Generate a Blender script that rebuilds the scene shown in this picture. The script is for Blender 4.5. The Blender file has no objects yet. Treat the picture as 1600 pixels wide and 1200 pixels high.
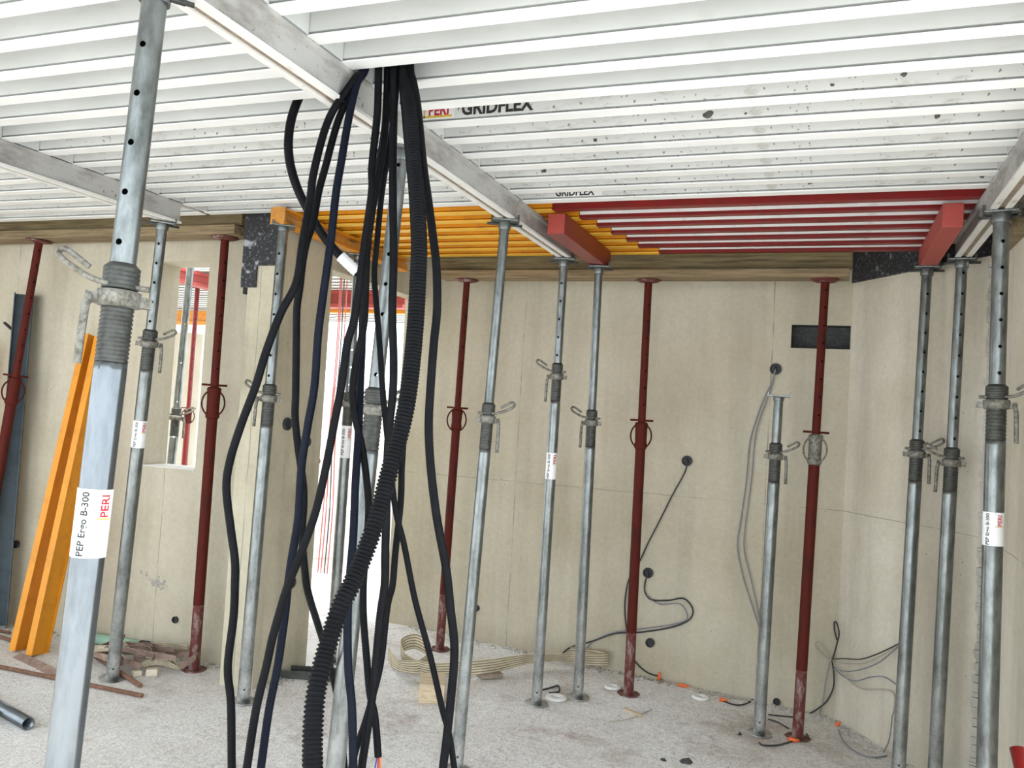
import bpy, bmesh, math, random
from mathutils import Vector, Matrix, Quaternion

# ---------------------------------------------------------------- camera, sky, sun, exposure
scene = bpy.context.scene
C = scene.collection
random.seed(7)
cam_data = bpy.data.cameras.new('camera')
cam_data.sensor_width = 36.0
cam_data.lens = 29.565
cam_data.clip_start = 0.02
cam = bpy.data.objects.new('camera', cam_data)
C.objects.link(cam)
cam.matrix_world = Matrix((
    (0.935266, -0.043015, 0.351321, 0.0),
    (0.348864, -0.055534, -0.935526, 0.0),
    (0.059752, 0.997530, -0.036932, 1.6),
    (0, 0, 0, 1)))
scene.camera = cam

world = bpy.data.worlds.new('sky')
scene.world = world
world.use_nodes = True
wn = world.node_tree
bg = wn.nodes['Background']
bg.inputs['Color'].default_value = (0.84, 0.925, 1.0, 1)
bg.inputs['Strength'].default_value = 3.4

sun_data = bpy.data.lights.new('sun', 'SUN')
sun_data.energy = 5.0
sun_data.angle = math.radians(2.0)
sun_data.color = (1.0, 0.96, 0.90)
sun = bpy.data.objects.new('sun', sun_data)
C.objects.link(sun)
sun.rotation_euler = Vector((-0.16, 0.27, -0.95)).to_track_quat('-Z', 'Y').to_euler()

vs = scene.view_settings
vs.view_transform = 'Standard'
vs.look = 'None'
vs.exposure = 0.08
vs.gamma = 1.0
vs.use_curve_mapping = False

# ---------------------------------------------------------------- materials
MAT = {}

def nmat(name, rough=0.7, metal=0.0):
    m = bpy.data.materials.new(name)
    m.use_nodes = True
    nt = m.node_tree
    b = nt.nodes['Principled BSDF']
    b.inputs['Roughness'].default_value = rough
    b.inputs['Metallic'].default_value = metal
    MAT[name] = m
    return m, nt, b

def coords(nt, scale=(1, 1, 1)):
    tc = nt.nodes.new('ShaderNodeTexCoord')
    mp = nt.nodes.new('ShaderNodeMapping')
    mp.inputs['Scale'].default_value = scale
    nt.links.new(tc.outputs['Object'], mp.inputs['Vector'])
    return mp.outputs['Vector']

def noise(nt, vec, scale, detail=4, rough=0.6):
    n = nt.nodes.new('ShaderNodeTexNoise')
    n.inputs['Scale'].default_value = scale
    n.inputs['Detail'].default_value = detail
    n.inputs['Roughness'].default_value = rough
    nt.links.new(vec, n.inputs['Vector'])
    return n.outputs['Fac']

def ramp(nt, fac, stops):
    r = nt.nodes.new('ShaderNodeValToRGB')
    e = r.color_ramp.elements
    while len(e) < len(stops):
        e.new(0.5)
    for i, (p, c) in enumerate(stops):
        e[i].position = p
        e[i].color = (c[0], c[1], c[2], 1) if isinstance(c, (tuple, list)) else (c, c, c, 1)
    nt.links.new(fac, r.inputs['Fac'])
    return r.outputs['Color']

def mix(nt, fac, a, b, mode='MIX'):
    n = nt.nodes.new('ShaderNodeMix')
    n.data_type = 'RGBA'
    n.blend_type = mode
    for sock, v in (('Factor', fac), ('A', a), ('B', b)):
        s = [i for i in n.inputs if i.name == sock and (i.type == 'RGBA' or sock == 'Factor' and i.type == 'VALUE')][0]
        if hasattr(v, 'links') or hasattr(v, 'is_output'):
            nt.links.new(v, s)
        elif sock == 'Factor':
            s.default_value = v
        else:
            s.default_value = (v[0], v[1], v[2], 1)
    return [o for o in n.outputs if o.type == 'RGBA'][0]

def bump(nt, b, height, strength=0.3, dist=0.01):
    n = nt.nodes.new('ShaderNodeBump')
    n.inputs['Strength'].default_value = strength
    n.inputs['Distance'].default_value = dist
    nt.links.new(height, n.inputs['Height'])
    nt.links.new(n.outputs['Normal'], b.inputs['Normal'])

def painted(name, base, dirt, rough=0.5, metal=0.0, amount=(0.55, 0.75), sc=14.0, stretch=(1, 1, 1), spots=0.0, bump_s=0.0):
    m, nt, b = nmat(name, rough, metal)
    v = coords(nt, stretch)
    f = ramp(nt, noise(nt, v, sc, 6, 0.65), [(amount[0], 0.0), (amount[1], 1.0)])
    col = mix(nt, f, base, dirt)
    soft = ramp(nt, noise(nt, v, sc * 0.2, 3), [(0.3, 0.86), (0.7, 1.05)])
    col = mix(nt, 1.0, col, soft, 'MULTIPLY')
    if spots > 0:
        v2 = coords(nt)
        sp = ramp(nt, noise(nt, v2, 55, 2, 0.5), [(0.70 - spots, 0.0), (0.74 - spots, 1.0)])
        col = mix(nt, sp, col, (0.22, 0.20, 0.17))
    nt.links.new(col, b.inputs['Base Color'])
    if bump_s:
        bump(nt, b, noise(nt, v, sc * 4, 4), bump_s, 0.003)
    return m

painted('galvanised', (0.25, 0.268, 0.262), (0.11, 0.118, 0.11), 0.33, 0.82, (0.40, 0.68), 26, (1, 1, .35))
painted('galvanised_light', (0.235, 0.257, 0.272), (0.12, 0.132, 0.142), 0.27, 0.86, (0.40, 0.75), 18, (1, 1, .25))
painted('galvanised_dark', (0.085, 0.088, 0.08), (0.04, 0.04, 0.035), 0.5, 0.5, (0.40, 0.7), 40)
painted('cast_nut', (0.26, 0.25, 0.215), (0.08, 0.07, 0.05), 0.6, 0.4, (0.42, 0.66), 60, (1, 1, 1), 0, 0.3)
painted('red_oxide', (0.090, 0.011, 0.006), (0.035, 0.010, 0.007), 0.72, 0.0, (0.50, 0.72), 22, (1, 1, .4))
painted('red_oxide_worn', (0.115, 0.02, 0.015), (0.34, 0.27, 0.24), 0.65, 0.0, (0.50, 0.66), 18, (1, 1, .5))
painted('red_paint', (0.22, 0.012, 0.010), (0.16, 0.016, 0.014), 0.36, 0.0, (0.45, 0.72), 14)
painted('red_paint_light', (0.42, 0.06, 0.045), (0.28, 0.06, 0.045), 0.5, 0.0, (0.48, 0.72), 20)
painted('orange_flange_lit', (0.92, 0.52, 0.05), (0.75, 0.40, 0.04), 0.4, 0.0, (0.5, 0.78), 12)  # yellower and lighter than orange_paint: bright underside put into the colour
painted('orange_paint', (0.74, 0.28, 0.006), (0.55, 0.20, 0.008), 0.45, 0.0, (0.5, 0.78), 12)
painted('orange_worn', (0.62, 0.26, 0.035), (0.30, 0.16, 0.06), 0.6, 0.0, (0.45, 0.7), 16)
painted('white_flange_lit', (0.90, 0.90, 0.87), (0.74, 0.72, 0.66), 0.4, 0.0, (0.60, 0.80), 9, (1, 1, 3))  # whiter than the rib web: floor light on the underside painted in
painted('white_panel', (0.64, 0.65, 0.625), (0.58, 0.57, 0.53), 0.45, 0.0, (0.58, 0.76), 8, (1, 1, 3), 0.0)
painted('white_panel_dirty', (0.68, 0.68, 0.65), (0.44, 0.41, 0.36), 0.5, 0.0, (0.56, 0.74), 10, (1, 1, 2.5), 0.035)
painted('white_rail', (0.84, 0.84, 0.82), (0.66, 0.64, 0.60), 0.4, 0.0, (0.55, 0.78), 10)
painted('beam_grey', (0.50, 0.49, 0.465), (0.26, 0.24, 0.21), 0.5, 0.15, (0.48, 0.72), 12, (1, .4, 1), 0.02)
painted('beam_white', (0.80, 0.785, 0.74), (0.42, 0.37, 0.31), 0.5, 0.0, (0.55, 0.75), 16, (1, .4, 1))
painted('beam_groove', (0.34, 0.27, 0.20), (0.20, 0.15, 0.11), 0.8, 0.0, (0.4, 0.7), 30)
painted('timber', (0.23, 0.175, 0.080), (0.085, 0.062, 0.028), 0.8, 0.0, (0.38, 0.66), 9, (.4, 4, 7), 0.0, 0.3)
painted('timber_light', (0.30, 0.22, 0.12), (0.13, 0.09, 0.045), 0.8, 0.0, (0.40, 0.68), 9, (.4, 4, 7), 0.0, 0.3)
painted('wood_block', (0.62, 0.50, 0.34), (0.44, 0.31, 0.17), 0.8, 0.0, (0.45, 0.7), 18, (1, 6, 6), 0, 0.2)
painted('hose_black', (0.0035, 0.004, 0.005), (0.008, 0.0085, 0.010), 0.5, 0.0, (0.4, 0.8), 20)
painted('hose_navy', (0.004, 0.006, 0.013), (0.008, 0.011, 0.020), 0.5, 0.0, (0.4, 0.8), 20)
painted('sleeve_white', (0.72, 0.73, 0.74), (0.5, 0.5, 0.5), 0.5)
painted('cable_black', (0.03, 0.03, 0.033), (0.05, 0.05, 0.05), 0.6)
painted('cable_grey', (0.24, 0.24, 0.27), (0.16, 0.16, 0.18), 0.6)
painted('cable_beige', (0.42, 0.38, 0.31), (0.30, 0.27, 0.22), 0.6)
painted('cable_red', (0.45, 0.10, 0.08), (0.25, 0.08, 0.06), 0.6)
painted('orange_plastic', (0.85, 0.16, 0.035), (0.6, 0.12, 0.04), 0.5)
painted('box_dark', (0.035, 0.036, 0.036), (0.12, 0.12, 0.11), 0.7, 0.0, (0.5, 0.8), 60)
painted('rusted_steel', (0.24, 0.12, 0.07), (0.12, 0.065, 0.045), 0.85, 0.0, (0.4, 0.7), 40, (1, 1, 1), 0, 0.3)
painted('brown_strap', (0.36, 0.25, 0.20), (0.20, 0.13, 0.10), 0.85, 0.0, (0.4, 0.7), 30)
painted('green_pipe', (0.36, 0.60, 0.46), (0.45, 0.52, 0.45), 0.5)
painted('slate_steel', (0.085, 0.12, 0.14), (0.05, 0.07, 0.08), 0.5, 0.1, (0.4, 0.75), 10)
painted('label_white', (0.86, 0.86, 0.85), (0.58, 0.57, 0.55), 0.5, 0.0, (0.6, 0.75), 50)
painted('ink_black', (0.02, 0.02, 0.02), (0.05, 0.05, 0.05), 0.6)
painted('ink_red', (0.55, 0.015, 0.03), (0.4, 0.02, 0.03), 0.6)
painted('ink_yellow', (0.75, 0.50, 0.06), (0.6, 0.4, 0.08), 0.6)
painted('chalk_white', (0.78, 0.77, 0.74), (0.6, 0.58, 0.54), 0.8)
painted('foam_cream', (0.62, 0.55, 0.42), (0.45, 0.38, 0.28), 0.8)
painted('wire_blue', (0.03, 0.06, 0.30), (0.03, 0.06, 0.25), 0.5)
painted('wire_green', (0.10, 0.35, 0.06), (0.35, 0.40, 0.05), 0.5)
painted('mortar_dark', (0.12, 0.115, 0.095), (0.05, 0.05, 0.04), 0.9, 0.0, (0.4, 0.7), 60)
painted('annex_grey', (0.60, 0.57, 0.53), (0.45, 0.42, 0.38), 0.8)

# webbing sling: stripes run along the band (u coordinate of its own map)
m, nt, b = nmat('webbing', 0.85)
uv = nt.nodes.new('ShaderNodeUVMap')
wv = nt.nodes.new('ShaderNodeTexWave')
wv.inputs['Scale'].default_value = 0.33
wv.inputs['Distortion'].default_value = 0.4
nt.links.new(uv.outputs['UV'], wv.inputs['Vector'])
cc = ramp(nt, wv.outputs['Fac'], [(0.15, (0.26, 0.19, 0.10)), (0.5, (0.72, 0.64, 0.47))])
dd = ramp(nt, noise(nt, coords(nt), 12, 4), [(0.35, 0.72), (0.7, 1.05)])
nt.links.new(mix(nt, 1.0, cc, dd, 'MULTIPLY'), b.inputs['Base Color'])

# bitumen sheet: black with white worn flecks
m, nt, b = nmat('bitumen', 0.65)
v = coords(nt)
fl = ramp(nt, noise(nt, v, 70, 5, 0.7), [(0.56, 0.0), (0.64, 1.0)])
fb = ramp(nt, noise(nt, v, 9, 3), [(0.60, 0.0), (0.66, 1.0)])
col = mix(nt, fl, (0.016, 0.016, 0.018), (0.16, 0.16, 0.17))
col = mix(nt, fb, col, (0.34, 0.34, 0.35))
nt.links.new(col, b.inputs['Base Color'])
bump(nt, b, noise(nt, v, 40, 4), 0.4, 0.004)

def concrete(name, c1, c2, c3, joints=(), streak=0.5, zjoint=None):
    m, nt, b = nmat(name, 0.85)
    v = coords(nt)
    big = noise(nt, v, 1.3, 5, 0.6)
    col = ramp(nt, big, [(0.28, c2), (0.5, c1), (0.75, c3)])
    vs_ = coords(nt, (7, 7, 0.5))
    st = ramp(nt, noise(nt, vs_, 1.0, 4, 0.6), [(0.30, 0.78), (0.5, 1.0), (0.75, 1.08)])
    col = mix(nt, streak, col, st, 'MULTIPLY')
    fine = ramp(nt, noise(nt, v, 38, 5, 0.7), [(0.3, 0.88), (0.7, 1.06)])
    col = mix(nt, 0.8, col, fine, 'MULTIPLY')
    pits = nt.nodes.new('ShaderNodeTexVoronoi')
    pits.inputs['Scale'].default_value = 17
    nt.links.new(v, pits.inputs['Vector'])
    gate = ramp(nt, noise(nt, v, 6, 2), [(0.52, 0.0), (0.60, 1.0)])
    pf = ramp(nt, pits.outputs['Distance'], [(0.045, 1.0), (0.075, 0.0)])
    pf = mix(nt, 1.0, pf, gate, 'MULTIPLY')
    col = mix(nt, pf, col, (0.20, 0.18, 0.15))
    # rusty runs
    vr = coords(nt, (2.2, 2.2, 0.55))
    rs = ramp(nt, noise(nt, vr, 1.7, 5, 0.65), [(0.66, 0.0), (0.80, 0.55)])
    col = mix(nt, rs, col, (0.46, 0.33, 0.20))
    # hairline panel joints left by the formwork (axis, position, half width)
    sep = nt.nodes.new('ShaderNodeSeparateXYZ')
    wob = nt.nodes.new('ShaderNodeVectorMath')
    wob.operation = 'ADD'
    nv = nt.nodes.new('ShaderNodeTexNoise')
    nv.inputs['Scale'].default_value = 4
    nt.links.new(v, nv.inputs['Vector'])
    sc_ = nt.nodes.new('ShaderNodeVectorMath')
    sc_.operation = 'SCALE'
    sc_.inputs['Scale'].default_value = 0.016
    nt.links.new(nv.outputs['Color'], sc_.inputs[0])
    nt.links.new(v, wob.inputs[0])
    nt.links.new(sc_.outputs[0], wob.inputs[1])
    nt.links.new(wob.outputs[0], sep.inputs[0])
    for ax, pos, hw in joints:
        s = nt.nodes.new('ShaderNodeMath'); s.operation = 'SUBTRACT'
        nt.links.new(sep.outputs[ax], s.inputs[0]); s.inputs[1].default_value = pos + 0.008
        a = nt.nodes.new('ShaderNodeMath'); a.operation = 'ABSOLUTE'
        nt.links.new(s.outputs[0], a.inputs[0])
        l = nt.nodes.new('ShaderNodeMath'); l.operation = 'LESS_THAN'
        nt.links.new(a.outputs[0], l.inputs[0]); l.inputs[1].default_value = hw
        g = ramp(nt, noise(nt, v, 5, 3), [(0.40, 0.15), (0.55, 0.75)])
        k = nt.nodes.new('ShaderNodeMath'); k.operation = 'MULTIPLY'
        nt.links.new(l.outputs[0], k.inputs[0]); nt.links.new(g, k.inputs[1])
        col = mix(nt, k.outputs[0], col, (0.24, 0.21, 0.17))
    nt.links.new(col, b.inputs['Base Color'])
    bump(nt, b, noise(nt, v, 60, 4, 0.7), 0.18, 0.004)
    return m

WARM = ((0.53, 0.475, 0.36), (0.45, 0.395, 0.285), (0.60, 0.55, 0.44))
for h_ in ('hose_black', 'hose_navy'):
    MAT[h_].node_tree.nodes['Principled BSDF'].inputs['Specular IOR Level'].default_value = 0.10
MAT['red_oxide'].node_tree.nodes['Principled BSDF'].inputs['Specular IOR Level'].default_value = 0.2
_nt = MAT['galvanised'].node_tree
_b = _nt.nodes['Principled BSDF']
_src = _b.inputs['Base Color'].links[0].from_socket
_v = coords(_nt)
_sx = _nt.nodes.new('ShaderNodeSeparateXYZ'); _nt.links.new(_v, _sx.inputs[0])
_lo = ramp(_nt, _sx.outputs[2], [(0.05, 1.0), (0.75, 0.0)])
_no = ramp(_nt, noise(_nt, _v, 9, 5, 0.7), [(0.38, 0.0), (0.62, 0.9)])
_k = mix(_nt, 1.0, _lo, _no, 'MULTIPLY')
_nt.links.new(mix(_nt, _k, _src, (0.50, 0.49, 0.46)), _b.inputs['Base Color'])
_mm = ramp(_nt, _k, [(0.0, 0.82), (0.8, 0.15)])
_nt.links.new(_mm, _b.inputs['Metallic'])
concrete('concrete_back', *WARM, joints=((2, 1.13, .0025), (0, -.345, .004), (0, -2.05, .003)))
concrete('concrete_left', *WARM, joints=((0, -3.86, .003), (0, -5.25, .003)))
concrete('concrete_side', (0.50, 0.45, 0.33), (0.35, 0.31, 0.22), (0.60, 0.55, 0.43), joints=((0, -3.03, .003),), streak=0.9)
concrete('concrete_right', (0.63, 0.575, 0.465), (0.54, 0.485, 0.375), (0.71, 0.67, 0.58), joints=((2, 1.13, .0025),), streak=0.7)
concrete('concrete_rough', (0.42, 0.395, 0.35), (0.16, 0.14, 0.12), (0.56, 0.54, 0.50), streak=0.2)
concrete('concrete_annex', (0.74, 0.71, 0.66), (0.66, 0.63, 0.58), (0.80, 0.78, 0.74))

# floor: dusty screed with brown drifts and grit
m, nt, b = nmat('floor_screed', 0.92)
v = coords(nt)
col = ramp(nt, noise(nt, v, 1.1, 6, 0.65), [(0.28, (0.50, 0.43, 0.38)), (0.40, (0.72, 0.685, 0.645)), (0.62, (0.84, 0.825, 0.80))])
br = ramp(nt, noise(nt, v, 2.6, 6, 0.7), [(0.55, 0.0), (0.70, 0.65)])
col = mix(nt, br, col, (0.34, 0.245, 0.185))
fine = ramp(nt, noise(nt, v, 85, 5, 0.75), [(0.34, 0.50), (0.5, 1.0), (0.66, 1.28)])
col = mix(nt, 0.75, col, fine, 'MULTIPLY')
grit = ramp(nt, noise(nt, v, 28, 4, 0.7), [(0.33, 0.72), (0.55, 1.04)])
col = mix(nt, 0.6, col, grit, 'MULTIPLY')
nt.links.new(col, b.inputs['Base Color'])
bump(nt, b, noise(nt, v, 60, 6, 0.75), 0.6, 0.012)

# ---------------------------------------------------------------- mesh helpers
def catmull(pts, step=4):
    P = [Vector(p) for p in pts]
    if len(P) < 3:
        return P
    out = []
    for i in range(len(P) - 1):
        p0 = P[max(i - 1, 0)]; p1 = P[i]; p2 = P[i + 1]; p3 = P[min(i + 2, len(P) - 1)]
        for k in range(step):
            t = k / step
            out.append(0.5 * ((2 * p1) + (p2 - p0) * t + (2 * p0 - 5 * p1 + 4 * p2 - p3) * t * t + (3 * p1 - p0 - 3 * p2 + p3) * t ** 3))
    out.append(P[-1])
    return out

class MB:
    def __init__(self):
        self.v = []; self.f = []; self.s = []
    def add(self, vs, fs, smooth=False):
        o = len(self.v)
        self.v += [tuple(p) for p in vs]
        for f in fs:
            self.f.append(tuple(i + o for i in f)); self.s.append(smooth)
        return self
    def box(self, x0, x1, y0, y1, z0, z1):
        vs = [(x, y, z) for z in (z0, z1) for y in (y0, y1) for x in (x0, x1)]
        return self.add(vs, [(0, 2, 3, 1), (4, 5, 7, 6), (0, 1, 5, 4), (2, 6, 7, 3), (0, 4, 6, 2), (1, 3, 7, 5)])
    def prism(self, poly, axis, a, b):
        # poly: list of (p,q) in the two other axes; axis 0:x (p=y,q=z) 1:y (p=x,q=z) 2:z (p=x,q=y)
        def mk(p, q, t):
            return (t, p, q) if axis == 0 else (p, t, q) if axis == 1 else (p, q, t)
        n = len(poly)
        vs = [mk(p, q, a) for p, q in poly] + [mk(p, q, b) for p, q in poly]
        fs = [tuple(range(n)), tuple(range(2 * n - 1, n - 1, -1))]
        fs += [(i, i + n, (i + 1) % n + n, (i + 1) % n) for i in range(n)]
        return self.add(vs, fs)
    def lathe(self, prof, n=20, cx=0, cy=0, caps=True, flute=0.0, nf=10):
        vs = []
        for r, z in prof:
            for k in range(n):
                a = 2 * math.pi * k / n
                rr = r * (1 + flute * math.cos(nf * a))
                vs.append((cx + rr * math.cos(a), cy + rr * math.sin(a), z))
        fs = []
        for i in range(len(prof) - 1):
            for k in range(n):
                k2 = (k + 1) % n
                fs.append((i * n + k, i * n + k2, (i + 1) * n + k2, (i + 1) * n + k))
        self.add(vs, fs, True)
        if caps:
            o = len(self.v) - len(vs)
            self.f.append(tuple(o + k for k in range(n - 1, -1, -1))); self.s.append(False)
            self.f.append(tuple(o + (len(prof) - 1) * n + k for k in range(n))); self.s.append(False)
        return self
    def tube(self, pts, r, n=8, caps=True, closed=False):
        P = [Vector(p) for p in pts]
        m = len(P)
        rr = r if isinstance(r, (list, tuple)) else [r] * m
        T = []
        for i in range(m):
            a = P[i - 1] if (i > 0 or closed) else P[i]
            c = P[(i + 1) % m] if (i < m - 1 or closed) else P[i]
            t = (c - a)
            T.append(t.normalized() if t.length > 1e-9 else Vector((0, 0, 1)))
        up = Vector((0, 0, 1)) if abs(T[0].z) < 0.9 else Vector((1, 0, 0))
        nrm = T[0].cross(up).normalized()
        vs = []
        for i in range(m):
            if i:
                q = T[i - 1].rotation_difference(T[i])
                nrm = (q @ nrm).normalized()
            bn = T[i].cross(nrm)
            for k in range(n):
                a = 2 * math.pi * k / n
                vs.append(P[i] + (nrm * math.cos(a) + bn * math.sin(a)) * rr[i])
        fs = []
        for i in range(m if closed else m - 1):
            j = (i + 1) % m
            for k in range(n):
                k2 = (k + 1) % n
                fs.append((i * n + k, i * n + k2, j * n + k2, j * n + k))
        self.add(vs, fs, True)
        if caps and not closed:
            o = len(self.v) - len(vs)
            self.f.append(tuple(o + k for k in range(n - 1, -1, -1))); self.s.append(False)
            self.f.append(tuple(o + (m - 1) * n + k for k in range(n))); self.s.append(False)
        return self
    def holed_tube(self, r, z0, z1, holes, hr=0.0065, n=16):
        # open pipe with through holes facing local angle 0 and 180 degrees
        p = hr * 1.45
        rows = [z0]
        hole_row = {}
        for h in holes:
            if h - p <= rows[-1] + 0.002 or h + p >= z1 - 0.002:
                continue
            hole_row[len(rows)] = h
            rows += [h - p, h, h + p]
        rows.append(z1)
        vs = [(r * math.cos(2 * math.pi * k / n), r * math.sin(2 * math.pi * k / n), z) for z in rows for k in range(n)]
        fs = []
        extra = []
        half = n // 2
        skip = set()
        for i, h in hole_row.items():
            for c in (0, half):
                for di in (0, 1):
                    for dk in (-1, 0):
                        skip.add((i + di, (c + dk) % n))
                ring = [(0, 1), (1, 1), (1, 0), (1, -1), (0, -1), (-1, -1), (-1, 0), (-1, 1)]   # (row offset from mid, column)
                outer = [(i + 1 + a) * n + (c + b) % n for a, b in ring]
                base = len(vs) + len(extra)
                for q, (a, b) in enumerate(ring):
                    ang = math.atan2(a, b)
                    th = 2 * math.pi * c / n + hr * math.cos(ang) / r
                    extra.append((r * math.cos(th), r * math.sin(th), h + hr * math.sin(ang)))
                for q in range(8):
                    q2 = (q + 1) % 8
                    fs.append((outer[q], outer[q2], base + q2, base + q))
        for i in range(len(rows) - 1):
            for k in range(n):
                if (i, k) in skip:
                    continue
                k2 = (k + 1) % n
                fs.append((i * n + k, i * n + k2, (i + 1) * n + k2, (i + 1) * n + k))
        return self.add(vs + extra, fs, True)
    def mesh(self, name, mats, bevel=0.0):
        me = bpy.data.meshes.new(name)
        me.from_pydata(self.v, [], self.f)
        me.polygons.foreach_set('use_smooth', self.s)
        if bevel > 0:
            bm = bmesh.new(); bm.from_mesh(me)
            bmesh.ops.remove_doubles(bm, verts=bm.verts, dist=1e-6)
            es = [e for e in bm.edges if len(e.link_faces) == 2 and e.calc_face_angle(0) > 0.6]
            bmesh.ops.bevel(bm, geom=es, offset=bevel, segments=2, affect='EDGES', profile=0.6)
            bm.to_mesh(me); bm.free()
        me.materials.append(MAT[mats])
        me.update()
        return me
    def build(self, name, mat, parent=None, bevel=0.0, **tags):
        me = self.mesh(name, mat, bevel)
        return link(name, me, parent, **tags)

def link(name, me, parent=None, **tags):
    o = bpy.data.objects.new(name, me)
    C.objects.link(o)
    if parent is not None:
        o.parent = parent
    for k, v in tags.items():
        o[k] = v
    return o

def thing(name, label, cat, loc=(0, 0, 0), group=None):
    o = bpy.data.objects.new(name, None)
    o.empty_display_size = 0.05
    C.objects.link(o)
    o.location = loc
    o['label'] = label
    o['category'] = cat
    if group:
        o['group'] = group
    return o

def text_geo(body, size, bold=0.0):
    cu = bpy.data.curves.new('lettering', 'FONT')
    cu.body = body
    cu.size = size
    cu.align_x = 'CENTER'; cu.align_y = 'CENTER'
    cu.resolution_u = 3
    cu.offset = size * bold
    o = bpy.data.objects.new('lettering', cu)
    C.objects.link(o)
    dg = bpy.context.evaluated_depsgraph_get()
    dg.update()
    me = bpy.data.meshes.new_from_object(o.evaluated_get(dg))
    bpy.data.objects.remove(o); bpy.data.curves.remove(cu)
    return me

def text_on_tube(body, size, r, zc, phi, mat, parent):
    # lettering reads up the tube; tops of the letters point to smaller angles
    me = text_geo(body, size, .02)
    bm = bmesh.new(); bm.from_mesh(me)
    bmesh.ops.triangulate(bm, faces=bm.faces)
    for _ in range(2):
        bmesh.ops.subdivide_edges(bm, edges=[e for e in bm.edges if e.calc_length() > size * .12], cuts=1)
        bmesh.ops.triangulate(bm, faces=bm.faces)
    for v_ in bm.verts:
        a = phi - v_.co.y / r
        z = zc + v_.co.x
        v_.co = Vector((r * math.cos(a), r * math.sin(a), z))
    bm.normal_update()
    bm.to_mesh(me); bm.free()
    me.materials.clear(); me.materials.append(MAT[mat])
    return link('lettering', me, parent)

def patch_on_tube(r, z0, z1, a0, a1, n=12, th=0.0006):
    mb = MB()
    vs = []; fs = []
    for i in range(n + 1):
        a = a0 + (a1 - a0) * i / n
        for rr, z in ((r, z0), (r, z1), (r + th, z1), (r + th, z0)):
            vs.append((rr * math.cos(a), rr * math.sin(a), z))
    for i in range(n):
        for k in range(4):
            k2 = (k + 1) % 4
            fs.append((i * 4 + k, i * 4 + k2, i * 4 + 4 + k2, i * 4 + 4 + k))
    fs += [(0, 1, 2, 3), tuple(n * 4 + k for k in (3, 2, 1, 0))]
    return mb.add(vs, fs)

def floor_z(x):
    return -0.048 * min(max(x + 2.8, 0.0), 3.6)

# ---------------------------------------------------------------- the setting
# floor: screed that falls slightly to the right
mb = MB()
xs = [-16, -8, -5, -4, -3.4, -2.8, -2.2, -1.6, -1.0, -.4, .2, .8, 2.0, 6.0]
ys = [-9, -3, 0, 1.5, 2.5, 3.5, 4.5, 5.5, 6.5, 9, 16]
vs_ = [(x, y, floor_z(x)) for y in ys for x in xs]
nx = len(xs)
fs_ = [(j * nx + i, j * nx + i + 1, (j + 1) * nx + i + 1, (j + 1) * nx + i) for j in range(len(ys) - 1) for i in range(nx - 1)]
mb.add(vs_, fs_)
mb.build('floor', 'floor_screed', kind='structure', label='dusty light grey concrete screed floor with brown drifts')

# wall with the window opening (x -4.06..-3.63, z 1.14..2.445)
wl = MB()
wl.box(-9.0, -4.06, 4.2, 4.42, -.05, 2.76)
wl.box(-3.63, -3.12, 4.2, 4.42, -.05, 2.76)
wl.box(-4.06, -3.63, 4.2, 4.42, -.05, 1.14)
wl.box(-4.06, -3.63, 4.2, 4.42, 2.445, 2.76)
wl.build('wall_left', 'concrete_left', kind='structure', label='beige concrete wall with a tall narrow window opening')
# rough mortar sill of the window
ms = MB(); ms.box(-4.05, -3.64, 4.205, 4.41, 1.135, 1.147)
ms.build('window_1', 'concrete_annex', kind='structure', label='pale bare sill of the tall narrow window opening')

# wall with doorway (y 4.45..5.62, head at 2.43)
sw = MB()
sw.box(-3.12, -2.90, 3.93, 4.45, -.06, 2.76)
sw.box(-3.02, -2.90, 4.45, 5.65, 2.43, 2.76)
sw.build('wall_side', 'concrete_side', bevel=.006, kind='structure', label='streaked concrete pier and lintel around the doorway')

# back wall with rectangular niche (x -.233...120, z 2.136..2.286)
wb = MB()
Y0, Y1 = 5.65, 5.87
wb.box(-3.02, -.233, Y0, Y1, -.25, 2.76)
wb.box(.120, .30, Y0, Y1, -.25, 2.76)
wb.box(-.233, .120, Y0, Y1, -.25, 2.136)
wb.box(-.233, .120, Y0, Y1, 2.286, 2.76)
wback = wb.build('wall_back', 'concrete_back', kind='structure', label='bare beige concrete back wall behind the row of props')
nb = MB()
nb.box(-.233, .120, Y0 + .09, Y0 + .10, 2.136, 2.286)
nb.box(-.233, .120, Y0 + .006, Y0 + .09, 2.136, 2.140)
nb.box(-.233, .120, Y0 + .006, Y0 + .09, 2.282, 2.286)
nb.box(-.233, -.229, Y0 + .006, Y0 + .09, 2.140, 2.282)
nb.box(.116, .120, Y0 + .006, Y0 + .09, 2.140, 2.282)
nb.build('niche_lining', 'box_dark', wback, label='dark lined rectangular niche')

# angled right wall and the wall that follows it towards the viewer
ax, ay, bx_, by_ = .124, 5.65, .765, 4.79
dx, dy = bx_ - ax, by_ - ay
ln = math.hypot(dx, dy)
nxr, nyr = -dy / ln, dx / ln           # away from the room
if nxr < 0:
    nxr, nyr = -nxr, -nyr
wr = MB()
wr.prism([(ax, ay), (bx_, by_), (bx_ + nxr * .2, by_ + nyr * .2), (ax + nxr * .2, ay + nyr * .2)], 2, -.25, 2.76)
wr.build('wall_right', 'concrete_right', kind='structure', label='pale angled concrete wall right of the corner with rust runs')
wn_ = MB()
wn_.box(.765, .97, 3.0, 4.76, -.25, 2.76)
wn_.build('wall_right_near', 'concrete_right', kind='structure', label='pale concrete wall along the right edge')
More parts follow.
